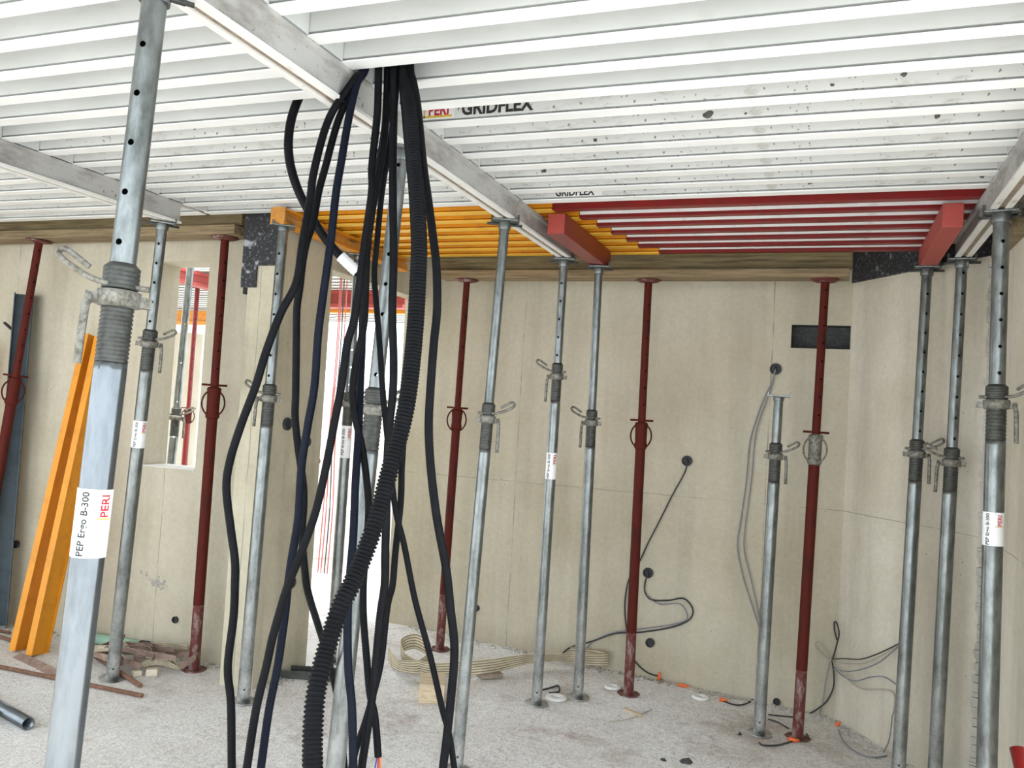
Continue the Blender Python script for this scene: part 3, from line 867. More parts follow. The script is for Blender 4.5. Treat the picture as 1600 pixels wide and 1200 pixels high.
# ---------------------------------------------------------------- hanging conduits and wall cables (metres)
PATHS = {
    'loop': [(-1.435,2.22,2.9),(-1.435,2.22,2.661),(-1.446,2.197,2.6),(-1.454,2.156,2.47),(-1.466,2.115,2.304),(-1.464,2.099,2.197),(-1.461,2.073,2.069),(-1.461,2.056,1.947),(-1.493,2.037,1.856),(-1.522,2.02,1.741),(-1.539,2.007,1.642),(-1.572,1.999,1.533),(-1.599,1.993,1.424),(-1.606,1.994,1.341),(-1.59,2.004,1.231),(-1.574,2.014,1.135),(-1.571,2.018,1.063),(-1.571,2.022,0.973),(-1.58,2.024,0.828),(-1.567,2.033,0.722),(-1.557,2.044,0.539),(-1.547,2.054,0.374)],
    'h2': [(-1.411,2.229,2.9),(-1.411,2.229,2.667),(-1.425,2.215,2.602),(-1.443,2.192,2.482),(-1.465,2.168,2.32),(-1.475,2.157,2.242),(-1.481,2.148,2.148),(-1.491,2.136,2.083),(-1.499,2.135,2.022),(-1.498,2.128,1.949),(-1.504,2.129,1.878),(-1.501,2.134,1.778),(-1.496,2.141,1.626),(-1.495,2.145,1.555),(-1.482,2.153,1.463),(-1.466,2.163,1.373),(-1.459,2.168,1.303),(-1.46,2.172,1.202),(-1.448,2.18,1.101),(-1.436,2.187,1.034),(-1.498,2.352,0.89),(-1.55,2.498,0.757),(-1.604,2.643,0.618),(-1.623,2.727,0.483),(-1.607,2.762,0.289),(-1.598,2.77,0.172)],
    'h3': [(-1.389,2.237,2.9),(-1.389,2.237,2.668),(-1.396,2.205,2.591),(-1.399,2.177,2.473),(-1.393,2.142,2.322),(-1.392,2.125,2.23),(-1.388,2.11,2.1),(-1.388,2.102,2.025),(-1.392,2.094,1.914),(-1.395,2.087,1.8),(-1.399,2.092,1.647),(-1.412,2.091,1.532),(-1.424,2.092,1.41),(-1.421,2.088,1.264),(-1.434,2.088,1.141),(-1.434,2.08,1.07),(-1.433,2.073,0.982),(-1.44,2.065,0.84),(-1.452,2.055,0.718),(-1.466,2.056,0.553),(-1.477,2.058,0.415)],
    'h4': [(-1.346,2.242,2.9),(-1.346,2.242,2.666),(-1.329,2.22,2.572),(-1.319,2.207,2.478),(-1.306,2.175,2.315),(-1.293,2.162,2.237),(-1.292,2.137,2.055),(-1.296,2.13,1.931),(-1.299,2.121,1.849),(-1.31,2.109,1.773),(-1.314,2.102,1.66),(-1.323,2.092,1.552),(-1.334,2.082,1.427),(-1.345,2.062,1.298),(-1.364,2.037,1.19),(-1.393,2.02,1.085),(-1.411,2.016,1.012),(-1.422,2.004,0.933),(-1.434,2.003,0.857),(-1.449,1.991,0.741),(-1.466,1.991,0.577),(-1.477,1.992,0.451)],
    'h5': [(-1.33,2.269,2.9),(-1.33,2.269,2.676),(-1.319,2.257,2.545),(-1.311,2.244,2.413),(-1.315,2.227,2.277),(-1.325,2.217,2.151),(-1.324,2.211,2.045),(-1.323,2.215,1.944),(-1.324,2.219,1.842),(-1.34,2.217,1.74),(-1.347,2.218,1.646),(-1.336,2.225,1.565),(-1.312,2.238,1.473),(-1.293,2.25,1.358),(-1.286,2.255,1.281),(-1.288,2.259,1.164),(-1.291,2.262,1.067),(-1.287,2.268,0.963),(-1.262,2.26,0.843),(-1.234,2.243,0.749),(-1.207,2.234,0.687),(-1.188,2.234,0.576)],
    'h6': [(-1.297,2.25,2.9),(-1.297,2.25,2.665),(-1.282,2.239,2.541),(-1.264,2.22,2.389),(-1.243,2.202,2.227),(-1.223,2.195,2.041),(-1.211,2.185,1.889),(-1.196,2.185,1.742),(-1.189,2.181,1.642),(-1.194,2.183,1.557),(-1.196,2.187,1.445),(-1.187,2.184,1.315),(-1.18,2.181,1.187),(-1.173,2.177,1.087),(-1.176,2.169,0.998),(-1.18,2.164,0.807),(-1.188,2.156,0.667),(-1.197,2.156,0.57),(-1.207,2.159,0.423)],
    'corr': [(-1.277,2.279,2.9),(-1.277,2.279,2.675),(-1.246,2.251,2.577),(-1.205,2.207,2.471),(-1.155,2.158,2.302),(-1.126,2.129,2.222),(-1.081,2.077,2.064),(-1.061,2.046,1.965),(-1.039,2.006,1.821),(-1.015,1.947,1.656),(-1.009,1.91,1.555),(-1.013,1.87,1.451),(-1.014,1.821,1.329),(-1.022,1.789,1.252),(-1.028,1.747,1.182),(-1.036,1.714,1.129),(-1.045,1.682,1.039),(-1.04,1.644,0.955),(-1.032,1.629,0.87),(-1.023,1.626,0.785),(-1.014,1.633,0.673)],
    'h8': [(-1.25,2.267,2.9),(-1.25,2.267,2.668),(-1.229,2.257,2.598),(-1.205,2.248,2.519),(-1.152,2.212,2.318),(-1.128,2.202,2.232),(-1.1,2.196,2.114),(-1.081,2.196,2.016),(-1.07,2.195,1.892),(-1.07,2.188,1.794),(-1.069,2.183,1.666),(-1.069,2.187,1.554),(-1.054,2.187,1.435),(-1.027,2.192,1.293),(-0.996,2.209,1.151),(-0.98,2.22,1.039),(-0.964,2.23,0.921),(-0.968,2.234,0.776),(-0.975,2.237,0.655),(-0.981,2.238,0.565),(-0.981,2.243,0.437)],
    'h9': [(-1.305,2.289,2.9),(-1.305,2.289,2.682),(-1.303,2.284,2.554),(-1.31,2.277,2.41),(-1.32,2.268,2.267),(-1.323,2.263,2.105),(-1.326,2.265,2.006),(-1.309,2.265,1.899),(-1.289,2.267,1.771),(-1.267,2.259,1.652),(-1.251,2.257,1.571),(-1.215,2.244,1.421),(-1.191,2.248,1.297),(-1.159,2.253,1.201),(-1.126,2.259,1.079),(-1.104,2.259,1.014),(-1.056,2.272,0.873),(-1.014,2.283,0.73),(-0.992,2.294,0.658),(-0.971,2.307,0.542),(-0.954,2.317,0.43)],
    'h10': [(-1.34,2.297,2.9),(-1.34,2.297,2.689),(-1.334,2.293,2.58),(-1.342,2.295,2.458),(-1.361,2.295,2.276),(-1.372,2.287,2.087),(-1.372,2.282,1.955),(-1.363,2.281,1.808),(-1.352,2.269,1.668),(-1.325,2.232,1.513),(-1.301,2.193,1.367),(-1.274,2.155,1.224),(-1.252,2.114,1.114),(-1.243,2.101,1.002),(-1.235,2.109,0.862),(-1.215,2.111,0.747),(-1.199,2.112,0.586),(-1.189,2.121,0.46)],
    'h12': [(-1.306,2.31,2.9),(-1.306,2.31,2.691),(-1.274,2.309,2.479),(-1.239,2.309,2.275),(-1.212,2.305,2.073),(-1.207,2.315,1.875),(-1.213,2.321,1.677),(-1.21,2.307,1.519),(-1.207,2.301,1.419),(-1.201,2.297,1.317),(-1.2,2.282,1.168),(-1.199,2.275,1.067),(-1.206,2.264,1.001),(-1.209,2.249,0.83),(-1.235,2.234,0.681),(-1.254,2.22,0.595),(-1.268,2.217,0.515),(-1.279,2.218,0.401)],
    'loose': [(-1.761,2.478,2.9),(-1.761,2.478,2.772),(-1.767,2.446,2.695),(-1.785,2.422,2.597),(-1.788,2.414,2.504),(-1.778,2.421,2.42),(-1.749,2.435,2.335),(-1.708,2.454,2.258),(-1.667,2.483,2.185),(-1.613,2.516,2.119),(-1.561,2.548,2.068),(-1.536,2.57,2.045)],
    'w_c1': [(-0.847,5.635,1.368),(-0.86,5.635,1.291),(-0.936,5.635,1.128),(-1.012,5.635,0.951),(-1.081,5.635,0.795),(-1.134,5.635,0.661),(-1.193,5.635,0.547),(-1.212,5.635,0.416),(-1.205,5.635,0.289),(-1.175,5.635,0.145),(-1.134,5.635,0.024),(-1.044,5.635,-0.046),(-0.958,5.635,-0.061)],
    'w_c2': [(-1.066,5.635,0.605),(-1.084,5.635,0.539),(-1.081,5.635,0.476),(-1.035,5.635,0.431),(-0.921,5.635,0.442),(-0.826,5.635,0.467),(-0.765,5.635,0.413),(-0.77,5.635,0.35),(-0.83,5.635,0.3),(-0.932,5.635,0.256),(-1.1,5.635,0.207),(-1.273,5.635,0.173),(-1.425,5.635,0.099),(-1.579,5.635,0.032),(-1.635,5.635,-0.033),(-1.619,5.635,-0.074),(-1.55,5.635,-0.085)],
    'w_c2b': [(-1.067,5.635,0.457),(-0.983,5.635,0.409),(-0.857,5.635,0.43),(-0.805,5.635,0.387),(-0.802,5.635,0.333),(-0.892,5.635,0.287),(-1.102,5.635,0.228),(-1.274,5.635,0.181),(-1.403,5.635,0.111),(-1.466,5.635,0.041)],
    'w_c3': [(-0.318,5.635,1.995),(-0.337,5.635,1.907),(-0.376,5.635,1.815),(-0.421,5.635,1.668),(-0.454,5.635,1.521),(-0.462,5.635,1.356),(-0.468,5.635,1.232),(-0.486,5.635,1.024),(-0.502,5.635,0.858),(-0.475,5.635,0.718),(-0.438,5.635,0.6),(-0.339,5.635,0.342)],
    'w_c3b': [(-0.325,5.635,1.982),(-0.333,5.635,1.899),(-0.363,5.635,1.795),(-0.411,5.635,1.627),(-0.428,5.635,1.482),(-0.432,5.635,1.317),(-0.444,5.635,1.151),(-0.462,5.635,0.863),(-0.413,5.635,0.664),(-0.342,5.635,0.41)],
    'w_t1': [(0.1,5.599,0.226),(0.12,5.571,0.332),(0.129,5.56,0.394),(0.116,5.578,0.446),(0.101,5.597,0.452),(0.103,5.595,0.402),(0.12,5.572,0.351)],
    'w_t2': [(0.096,5.604,0.224),(0.166,5.51,0.262),(0.249,5.398,0.299),(0.327,5.293,0.366),(0.386,5.214,0.426),(0.448,5.13,0.494)],
    'w_t3': [(0.1,5.598,0.211),(0.184,5.486,0.241),(0.272,5.367,0.288),(0.351,5.26,0.371),(0.401,5.194,0.433),(0.443,5.137,0.481)],
    'w_t4': [(0.106,5.591,0.167),(0.186,5.483,0.196),(0.267,5.374,0.253),(0.344,5.271,0.331),(0.393,5.205,0.405),(0.44,5.141,0.476)],
    'w_t5': [(0.105,5.592,0.19),(0.153,5.528,0.156),(0.221,5.436,0.158),(0.301,5.329,0.222),(0.368,5.238,0.258),(0.437,5.145,0.242)],
    'w_t6': [(0.108,5.588,0.206),(0.163,5.514,0.162),(0.222,5.434,0.137),(0.278,5.359,0.141),(0.364,5.243,0.188),(0.412,5.179,0.197),(0.42,5.168,0.139),(0.414,5.177,0.075)],
    'w_t7': [(0.411,5.18,0.07),(0.408,5.185,-0.009),(0.399,5.197,-0.084),(0.377,5.226,-0.151)],
    'w_d1': [(0.097,5.635,0.209),(0.112,5.635,0.121),(0.111,5.635,0.043),(0.078,5.635,-0.041),(0.025,5.635,-0.101),(-0.044,5.635,-0.156)],
    'w_d2': [(0.086,5.635,0.199),(0.066,5.635,0.075),(0.056,5.635,-0.044),(0.038,5.635,-0.137)],
    'w_d3': [(0.093,5.635,0.216),(0.04,5.635,0.239),(-0.003,5.635,0.287),(0.011,5.635,0.313),(0.05,5.635,0.28),(0.089,5.635,0.219)],
    'w_s1': [(-2.905,4.042,1.473),(-2.905,4.091,1.422),(-2.905,4.136,1.351),(-2.905,4.164,1.276),(-2.905,4.149,1.184),(-2.905,4.143,1.128),(-2.905,4.221,1.113)],
    'w_s2': [(-2.905,4.252,1.285),(-2.905,4.127,1.266),(-2.905,4.025,1.207),(-2.905,3.974,1.084),(-2.905,3.975,0.976),(-2.905,4.033,0.881),(-2.905,4.119,0.81),(-2.905,4.217,0.761)],
    'w_s3': [(-2.905,4.221,1.113),(-2.905,4.328,1.091),(-2.905,4.395,1.037),(-2.905,4.382,0.972),(-2.905,4.292,0.949)],
    'w_s4': [(-2.905,4.343,1.299),(-2.905,4.42,1.281),(-2.905,4.46,1.241),(-2.905,4.393,1.22),(-2.905,4.342,1.252)],
    'w_s5': [(-2.905,4.191,0.556),(-2.905,4.259,0.567),(-2.905,4.326,0.545),(-2.905,4.346,0.493),(-2.905,4.255,0.493)],
    'w_s6': [(-2.905,4.252,0.464),(-2.905,4.322,0.474),(-2.905,4.379,0.433),(-2.905,4.343,0.402),(-2.905,4.263,0.424)],
    'w_g1': [(-0.269,4.911,-0.115),(-0.247,4.886,-0.117),(-0.173,4.938,-0.12),(-0.087,5.071,-0.124),(-0.021,5.16,-0.127),(-0.029,5.23,-0.127)],
    'w_g2': [(-0.526,5.485,-0.103),(-0.446,5.465,-0.107),(-0.384,5.551,-0.11),(-0.351,5.727,-0.112)],
    'w_g3': [(-0.95,5.648,-0.083),(-0.782,5.598,-0.091),(-0.617,5.581,-0.099),(-0.401,5.606,-0.109),(-0.302,5.587,-0.114)],
    'w_g4': [(-0.253,5.418,-0.116),(-0.187,5.441,-0.119),(-0.107,5.475,-0.123)],
    'w_g5': [(-0.248,5.336,-0.117),(-0.192,5.317,-0.119),(-0.128,5.248,-0.122)],
    'w_g6': [(0.146,5.422,-0.135),(0.171,5.241,-0.137),(0.225,5.124,-0.139),(0.304,5.081,-0.143),(0.389,5.159,-0.147)],
    'w_g7': [(-1.066,4.683,-0.077),(-0.981,4.79,-0.081),(-0.934,4.917,-0.084),(-0.892,5.045,-0.086)],
    'w_g8': [(-1.549,4.937,-0.054),(-1.514,5.019,-0.056),(-1.484,5.083,-0.057),(-1.45,4.986,-0.059),(-1.492,4.926,-0.057)],
}

def resample(pts, d):
    out = [pts[0].copy()]
    acc = 0.0
    for a, b_ in zip(pts[:-1], pts[1:]):
        seg = (b_ - a).length
        if seg < 1e-9:
            continue
        t = d - acc
        while t <= seg:
            out.append(a + (b_ - a) * (t / seg)); t += d
        acc = (acc + seg) % d if seg >= d - acc else acc + seg
    out.append(pts[-1].copy())
    return out

def conduit(key, label, r, mat, pitch=.0075, depth=.03, n=8, wires=False):
    P = [Vector(p) for p in PATHS[key]]
    for p in P:                                   # keep clear of the main beam inside the slab hole
        if key != 'loose' and p.z > 2.50:
            p.x = max(p.x, -1.402); p.y = min(max(p.y, HY0 + .018), HY1 - .018) if p.z > 2.62 else p.y
    if key == 'loose':
        P[0].z = 2.742; P[1].z = 2.70; P[0].y = 2.462; P[1].y = 2.464; P[0].x = P[1].x
    path = resample(catmull(P, 6), pitch / 2)
    rr = [r * (1 + depth if i % 2 else 1 - depth) for i in range(len(path))]
    if key == 'corr':
        path = resample(catmull(P, 6), pitch / 4)
        rr = [r * (1 + depth if i % 4 < 2 else 1 - depth * 1.4) for i in range(len(path))]
    t = thing('conduit', label, 'conduit', tuple(PATHS[key][-1]), 'black conduits hanging from the slab')
    o = Vector(PATHS[key][-1])
    h = MB(); h.tube([p - o for p in path], rr, n); h.build('hose', mat, t)
    if wires:
        e = path[-1] - o
        for k, (dx_, mt) in enumerate(((-.006, 'wire_blue'), (0, 'ink_red'), (.006, 'orange_plastic'), (.003, 'wire_green'), (-.003, 'sleeve_white'))):
            w_ = MB(); w_.tube(catmull([e + Vector((dx_ * .5, 0, .03)), e + Vector((dx_, .002 * k, -.02)), e + Vector((dx_ * 2.2, .003 * k, -.06 - .01 * k))], 4), .0022, 6); w_.build('wire', mt, t)
    return t
conduit('loop', 'black conduit swinging furthest left in a wide loop before the pier', .0118, 'hose_black')
conduit('h2', 'thin black conduit dropping behind the navy one, left group', .0112, 'hose_black')
conduit('h3', 'navy ribbed conduit running straight down left of the doorway', .0120, 'hose_navy', depth=.04)
conduit('h4', 'black conduit crossing from the middle of the bundle to the lower left', .0118, 'hose_black', depth=.04)
conduit('h5', 'black conduit with bare coloured wires sticking out of its cut end', .0112, 'hose_black', wires=True)
conduit('h6', 'straight black conduit down the centre of the bundle', .0125, 'hose_black')
conduit('corr', 'thickest black corrugated hose sweeping to the lower left', .0215, 'hose_black', pitch=.0100, depth=.08, n=16)
conduit('h8', 'black conduit bulging furthest right of the bundle', .0130, 'hose_black')
conduit('h9', 'thin black conduit slanting to the lower right of the bundle', .0095, 'hose_black')
conduit('h10', 'black conduit hanging in front of the prop behind the bundle', .0122, 'hose_navy', depth=.045)
conduit('h12', 'black conduit passing behind the thick corrugated hose', .0105, 'hose_black')
lo = conduit('loose', 'short black conduit curving down left of the middle beam with a white ribbed sleeve', .0155, 'hose_black')
o_ = Vector(PATHS['loose'][-1])
P = catmull([Vector(p) for p in PATHS['loose'][-3:-1]] , 1)
a_, b_ = Vector(PATHS['loose'][-3]), Vector(PATHS['loose'][-2])
pts = resample([a_, b_], .006)
sv = MB(); sv.tube([p - o_ for p in pts], [.0205 if i % 2 else .0185 for i in range(len(pts))], 12); sv.build('sleeve', 'sleeve_white', lo)

cab = {}
def cable(key, label, r, mat, grp=None, caps=None):
    pts = catmull([Vector(p) for p in PATHS['w_' + key]], 4)
    t = MB(); t.tube(pts, r, 6)
    o = cab[key] = t.build('cable', mat, label=label, category='cable')
    if grp: o['group'] = grp
    return o
cable('c1', 'black cable hanging from the middle wall box and passing behind the red prop', .0052, 'cable_black')
cable('c2', 'black cable from the low wall box bending right in a big S', .0055, 'cable_black')
cable('c2b', 'grey cable running alongside the S shaped black cable', .0042, 'cable_grey')
cable('c3', 'left strand of grey cable drooping from the upper wall box', .0048, 'cable_grey')
cable('c3b', 'right strand of grey cable drooping from the upper wall box', .0042, 'cable_grey')
cable('t1', 'black cable bent up into a tight loop in the right corner', .0050, 'cable_black')
cable('t2', 'uppermost cable stretched across the angled wall from the corner', .0038, 'cable_black')
cable('t3', 'second cable stretched across the angled wall from the corner', .0036, 'cable_beige')
cable('t4', 'blue grey cable stretched lowest of three across the angled wall', .0038, 'cable_grey')
cable('t5', 'blue grey wavy cable on the angled wall', .0042, 'cable_grey')
cable('t6', 'beige cable sagging along the angled wall and turning down', .0042, 'cable_beige')
cable('t7', 'short cable end dropping to the foot of the angled wall', .0036, 'cable_grey')
cable('d1', 'black cable falling from the corner to the foot of the red prop', .0050, 'cable_black')
cable('d2', 'grey cable falling straight down the corner', .0040, 'cable_grey')
cable('d3', 'thin beige cable in a small open loop left of the corner', .0034, 'cable_beige')
cable('s1', 'thin cable hanging from the box on the pier', .0040, 'cable_black')
cable('s2', 'thin cable in a wide open loop on the pier', .0040, 'cable_black')
cable('s3', 'thin cable hooking back on the pier beside the doorway', .0034, 'cable_black')
cable('s4', 'small brown coil of wire at the doorway edge, upper', .0042, 'cable_red')
cable('s5', 'small brown coil of wire at the doorway edge, lower', .0046, 'cable_red')
cable('s6', 'reddish coil of wire lowest at the doorway edge', .0046, 'cable_red')
cable('g1', 'dark cable lying on the floor in front of the short prop and red prop', .0048, 'cable_black')
cable('g2', 'dark cable with orange end curling on the floor left of the short prop', .0045, 'cable_black')
cable('g3', 'beige cable lying along the foot of the back wall', .0060, 'cable_beige')
cable('g4', 'dark cable lying on the floor between the short prop and the red prop', .0040, 'cable_black')
cable('g5', 'dark cable slanting on the floor towards the foot of the red prop', .0040, 'cable_black')
cable('g6', 'blue grey cable curving along the foot of the angled wall', .0042, 'cable_grey')
cable('g7', 'thin offcut of wire lying on the open floor before the middle red prop', .0030, 'cable_beige')
cable('g8', 'scrap of black wire beside the feet of the prop pair', .0050, 'cable_black')

# orange cable caps
def cap(parent, p, d, L=.05, r=.011):
    d = Vector(d).normalized(); p = Vector(p)
    t = MB(); t.tube([p - d * L * .5, p - d * L * .1, p + d * L * .1, p + d * L * .5], [r, r * 1.15, r * .8, r * .7], 10)
    t.build('end_cap', 'orange_plastic', parent, label='orange plastic cap')
cap(cab['c1'], (-.955, 5.62, -.055), (.1, 0, 1))
cap(cab['g3'], (-.79, 5.60, -.084), (1, -.1, 0), .07)
cap(cab['g2'], (-.525, 5.49, -.098), (1, -.1, 0), .05)
cap(cab['g1'], (-.095, 5.06, -.118), (1, .2, 0), .06, .012)
cap(cab['g6'], (.145, 5.50, -.127), (.3, -.3, .5), .045)

# round electrical boxes and anchor holes
def wall_box(name, label, p, axis, r=.034, cat='socket box', deep=True):
    t = thing(name, label, cat, p)
    rim = MB(); rim.lathe([(r * .80, -.010), (r, -.010), (r * 1.02, .006), (r * .90, .010), (r * .80, .004), (r * .78, -.006)], 20, caps=False); rim.build('rim', 'box_dark', t)
    ins = MB(); ins.lathe([(r * .82, -.009), (r * .82, -.005)], 18)
    if deep:
        ins.tube([(r * .2, -r * .3, -.005), (r * .1, 0, .004), (0, r * .4, -.005)], .006, 6)
    ins.build('inner_cup', 'cable_black', t)
    t.rotation_euler = {'y': (math.pi / 2, 0, 0), 'x': (0, math.pi / 2, 0)}[axis]
    return t
wall_box('socket_box', 'round dark wall box highest on the back wall above the short prop', (-.318, 5.642, 1.996), 'y', .036)
wall_box('socket_box', 'round dark wall box right of the middle red prop, half way up', (-.85, 5.642, 1.367), 'y', .034)
wall_box('socket_box', 'round dark wall box low on the back wall with the S shaped cable', (-1.069, 5.642, .603), 'y', .034)
wall_box('anchor_hole', 'round dark hole low on the back wall beneath the S shaped cable', (-1.031, 5.642, .146), 'y', .030, 'hole', False)
wall_box('anchor_hole', 'round dark hole low on the back wall left of the prop pair', (-2.289, 5.642, .204), 'y', .024, 'hole', False)
wall_box('anchor_hole', 'small dark hole at floor level between the short prop and the red prop', (-.216, 5.642, -.10), 'y', .022, 'hole', False)
wall_box('anchor_hole', 'small round hole low in the window wall beside the rusty red prop', (-3.689, 4.192, .222), 'y', .020, 'hole', False)
wall_box('anchor_hole', 'dark hole in the window wall at the far left edge', (-5.167, 4.192, .545), 'y', .026, 'hole', False)
wall_box('anchor_hole', 'dark hole in the window wall just left of the slate channel', (-5.064, 4.192, .534), 'y', .026, 'hole', False)
wall_box('socket_box', 'round dark wall box on the pier face at chest height', (-2.892, 4.08, 1.472), 'x', .036)
wall_box('socket_box', 'round dark wall box low on the pier face', (-2.892, 4.23, .543), 'x', .034)
wall_box('socket_box', 'round dark wall box on the pier close to the doorway', (-2.892, 4.29, 1.368), 'x', .030)

# ---------------------------------------------------------------- leaning profiles at the left
def leaning(name, label, base, top, poly, mat, cat, spin=0.0, extra=None):
    t = thing(name, label, cat, base)
    d = Vector(top) - Vector(base)
    t.rotation_mode = 'QUATERNION'
    t.rotation_quaternion = Vector((0, 0, 1)).rotation_difference(d.normalized()) @ Quaternion((0, 0, 1), spin)
    m_ = MB(); m_.prism(poly, 2, 0, d.length); m_.build('profile', mat, t, bevel=.002)
    if extra:
        e = MB(); e.prism(extra, 2, .004, d.length - .004); e.build('lip', mat, t, bevel=.001)
    return t
UPO = [(-.022, -.075), (.022, -.075), (.022, -.068), (-.012, -.068), (-.012, .068), (.022, .068), (.022, .075), (-.022, .075)]
def orange_channel(label, base, top, spin):
    t = leaning('steel_channel', label, base, top, [(-.030, -.070), (.014, -.070), (.014, -.060), (.002, -.060), (.002, .060), (.014, .060), (.014, .070), (-.030, .070)], 'orange_paint', 'channel', spin)
    return t
orange_channel('orange steel channel leaning on the wall, left of a pair', (-4.50, 3.82, .004), (-4.46, 4.135, 1.95), math.radians(8))
orange_channel('orange steel channel leaning on the wall, right of a pair next to the nearest prop', (-4.34, 3.80, .004), (-4.36, 4.135, 1.93), math.radians(8))
orange_channel('orange steel channel just entering the frame at the far left edge', (-5.44, 3.98, .004), (-5.38, 4.13, 1.86), math.radians(8))
leaning('steel_channel', 'dark slate grey steel channel leaning upright against the wall', (-5.05, 4.09, .002), (-5.09, 4.12, 2.22),
        [(-.055, -.055), (.055, -.055), (.055, -.049), (-.049, -.049), (-.049, .049), (.055, .049), (.055, .055), (-.055, .055)], 'slate_steel', 'channel', math.radians(-42))
# small dark bolt in the wall at the far left
bt = MB(); bt.tube([(-5.28, 4.2, 1.985), (-5.25, 4.12, 2.02)], .010, 8); bt.build('wall_bolt', 'box_dark', label='small dark bolt sticking out of the wall at the far left', category='bolt')

# ---------------------------------------------------------------- things on the floor
def ribbon(name, label, pts, wdirs, width, th, mat, cat, grp=None, step=6, ustripes=5):
    P = catmull(pts, step); W = catmull(wdirs, step)
    vs = []; uvs = []
    for i, p in enumerate(P):
        a = P[max(i - 1, 0)]; c = P[min(i + 1, len(P) - 1)]
        tg = (c - a).normalized(); w = W[i].normalized()
        nn = tg.cross(w).normalized()
        for sgn_w, sgn_n in ((-1, -1), (1, -1), (1, 1), (-1, 1)):
            vs.append(p + w * (sgn_w * width / 2) + nn * (sgn_n * th / 2)); uvs.append(((sgn_w + 1) / 2 * ustripes, i * .2))
    fs = []
    for i in range(len(P) - 1):
        for k in range(4):
            k2 = (k + 1) % 4
            fs.append((i * 4 + k, i * 4 + k2, i * 4 + 4 + k2, i * 4 + 4 + k))
    fs += [(3, 2, 1, 0), tuple((len(P) - 1) * 4 + k for k in range(4))]
    m_ = MB(); m_.add(vs, fs)
    me = m_.mesh(name, mat)
    ul = me.uv_layers.new(name='UVMap')
    for lp in me.loops:
        ul.data[lp.index].uv = uvs[lp.vertex_index]
    o = link(name, me, None, label=label, category=cat)
    if grp: o['group'] = grp
    return o
Zs = Vector((0, 0, 1))
sling = ribbon('lifting_sling', 'cream striped webbing sling snaking across the floor before the back wall',
    [(-2.56, 4.86, .025), (-2.44, 4.70, .04), (-2.33, 4.60, .055), (-2.22, 4.64, .06), (-2.23, 4.80, .10), (-2.36, 4.84, .14), (-2.40, 4.72, .13), (-2.31, 4.63, .085), (-2.17, 4.66, .045), (-2.02, 4.80, .035), (-1.88, 4.98, .03), (-1.75, 5.22, .03), (-1.60, 5.38, .025), (-1.45, 5.46, .02), (-1.33, 5.54, .015), (-1.30, 5.60, .01), (-1.40, 5.61, .01), (-1.55, 5.55, .015)],
    [(.1, -.2, 1), (.1, -.3, 1), (.1, -.5, .9), (0, -.3, 1), (0, -.1, 1), (0, 0, 1), (0, -.2, 1), (.1, -.5, .9), (.1, -.4, 1), (0, -.3, 1), (0, -.3, 1), (.2, -.5, .8), (.2, -.6, .6), (.1, -.4, .9), (0, -.2, 1), (0, 0, 1), (0, 0, 1), (0, 0, 1)],
    .092, .006, 'webbing', 'sling')
bk = MB(); bk.box(-.075, .075, -.045, .045, 0, .028); bk = bk.build('buckle', 'beam_groove', sling, bevel=.006, label='flat metal grip')
bk.location = (-1.90, 4.97, -.04); bk.rotation_euler = (0, 0, .80)
# squared block of wood
wbk = MB(); wbk.box(-.072, .072, -.11, .11, 0, .105)
wbk = wbk.build('wood_block', 'wood_block', bevel=.003, label='squared pale wood offcut standing on the floor by the conduits', category='wood block')
wbk.location = (-2.045, 4.44, -.037); wbk.rotation_euler = (0, 0, .42)
# galvanised U profile at the doorway
up = MB(); up.prism([(-.055, 0), (.055, 0), (.055, .045), (.050, .045), (.050, .005), (-.050, .005), (-.050, .045), (-.055, .045)], 0, -.17, .17)
up = up.build('steel_profile', 'galvanised_dark', bevel=.001, label='short grey steel channel lying at the foot of the pier', category='channel')
up.location = (-2.775, 4.285, .0); up.rotation_euler = (0, 0, .35)
# white washers and dark scraps
def ring(label, x, y, r, mat='chalk_white', name='washer', cat='washer'):
    t = MB(); t.lathe([(r * .42, 0), (r, 0), (r * 1.04, .006), (r * .96, .014), (r * .5, .014), (r * .42, .010), (r * .42, 0)], 18, caps=False)
    o = t.build(name, mat, label=label, category=cat); o.location = (x, y, floor_z(x) + .001); return o
ring('white plastic ring on the floor left of the middle red prop', -1.187, 5.285, .052)
ring('white plastic ring on the floor between the middle red prop and short prop', -.662, 5.464, .055)
ring('white plastic ring between the feet of the prop pair', -1.43, 4.87, .062)
for (lab, x, y, s) in (('small black plastic scrap on the open floor in the foreground', -.59, 4.404, .035), ('tiny black scrap next to the foreground scrap on the floor', -.70, 4.36, .018), ('tiny black scrap on the floor left of the short prop', -.38, 4.98, .02)):
    t = MB(); t.add([(-s, -s * .5, 0), (s, -s * .4, 0), (s * .7, s * .5, 0), (-s * .6, s * .5, 0), (-s * .4, -s * .2, s * .7), (s * .6, 0, s * .5)], [(0, 3, 2, 1), (0, 1, 5, 4), (1, 2, 5), (2, 3, 4, 5), (3, 0, 4)])
    o = t.build('plastic_scrap', 'box_dark', label=lab, category='scrap'); o.location = (x, y, floor_z(x) + .001); o.rotation_euler = (0, 0, x * 5)
t = MB(); t.box(-.07, .07, -.012, .012, 0, .010); t = t.build('wood_chip', 'wood_block', bevel=.003, label='pale splinter of wood on the floor before the middle red prop', category='wood chip'); t.location = (-.98, 4.93, floor_z(-.98) + .001); t.rotation_euler = (0, .0, -.5)

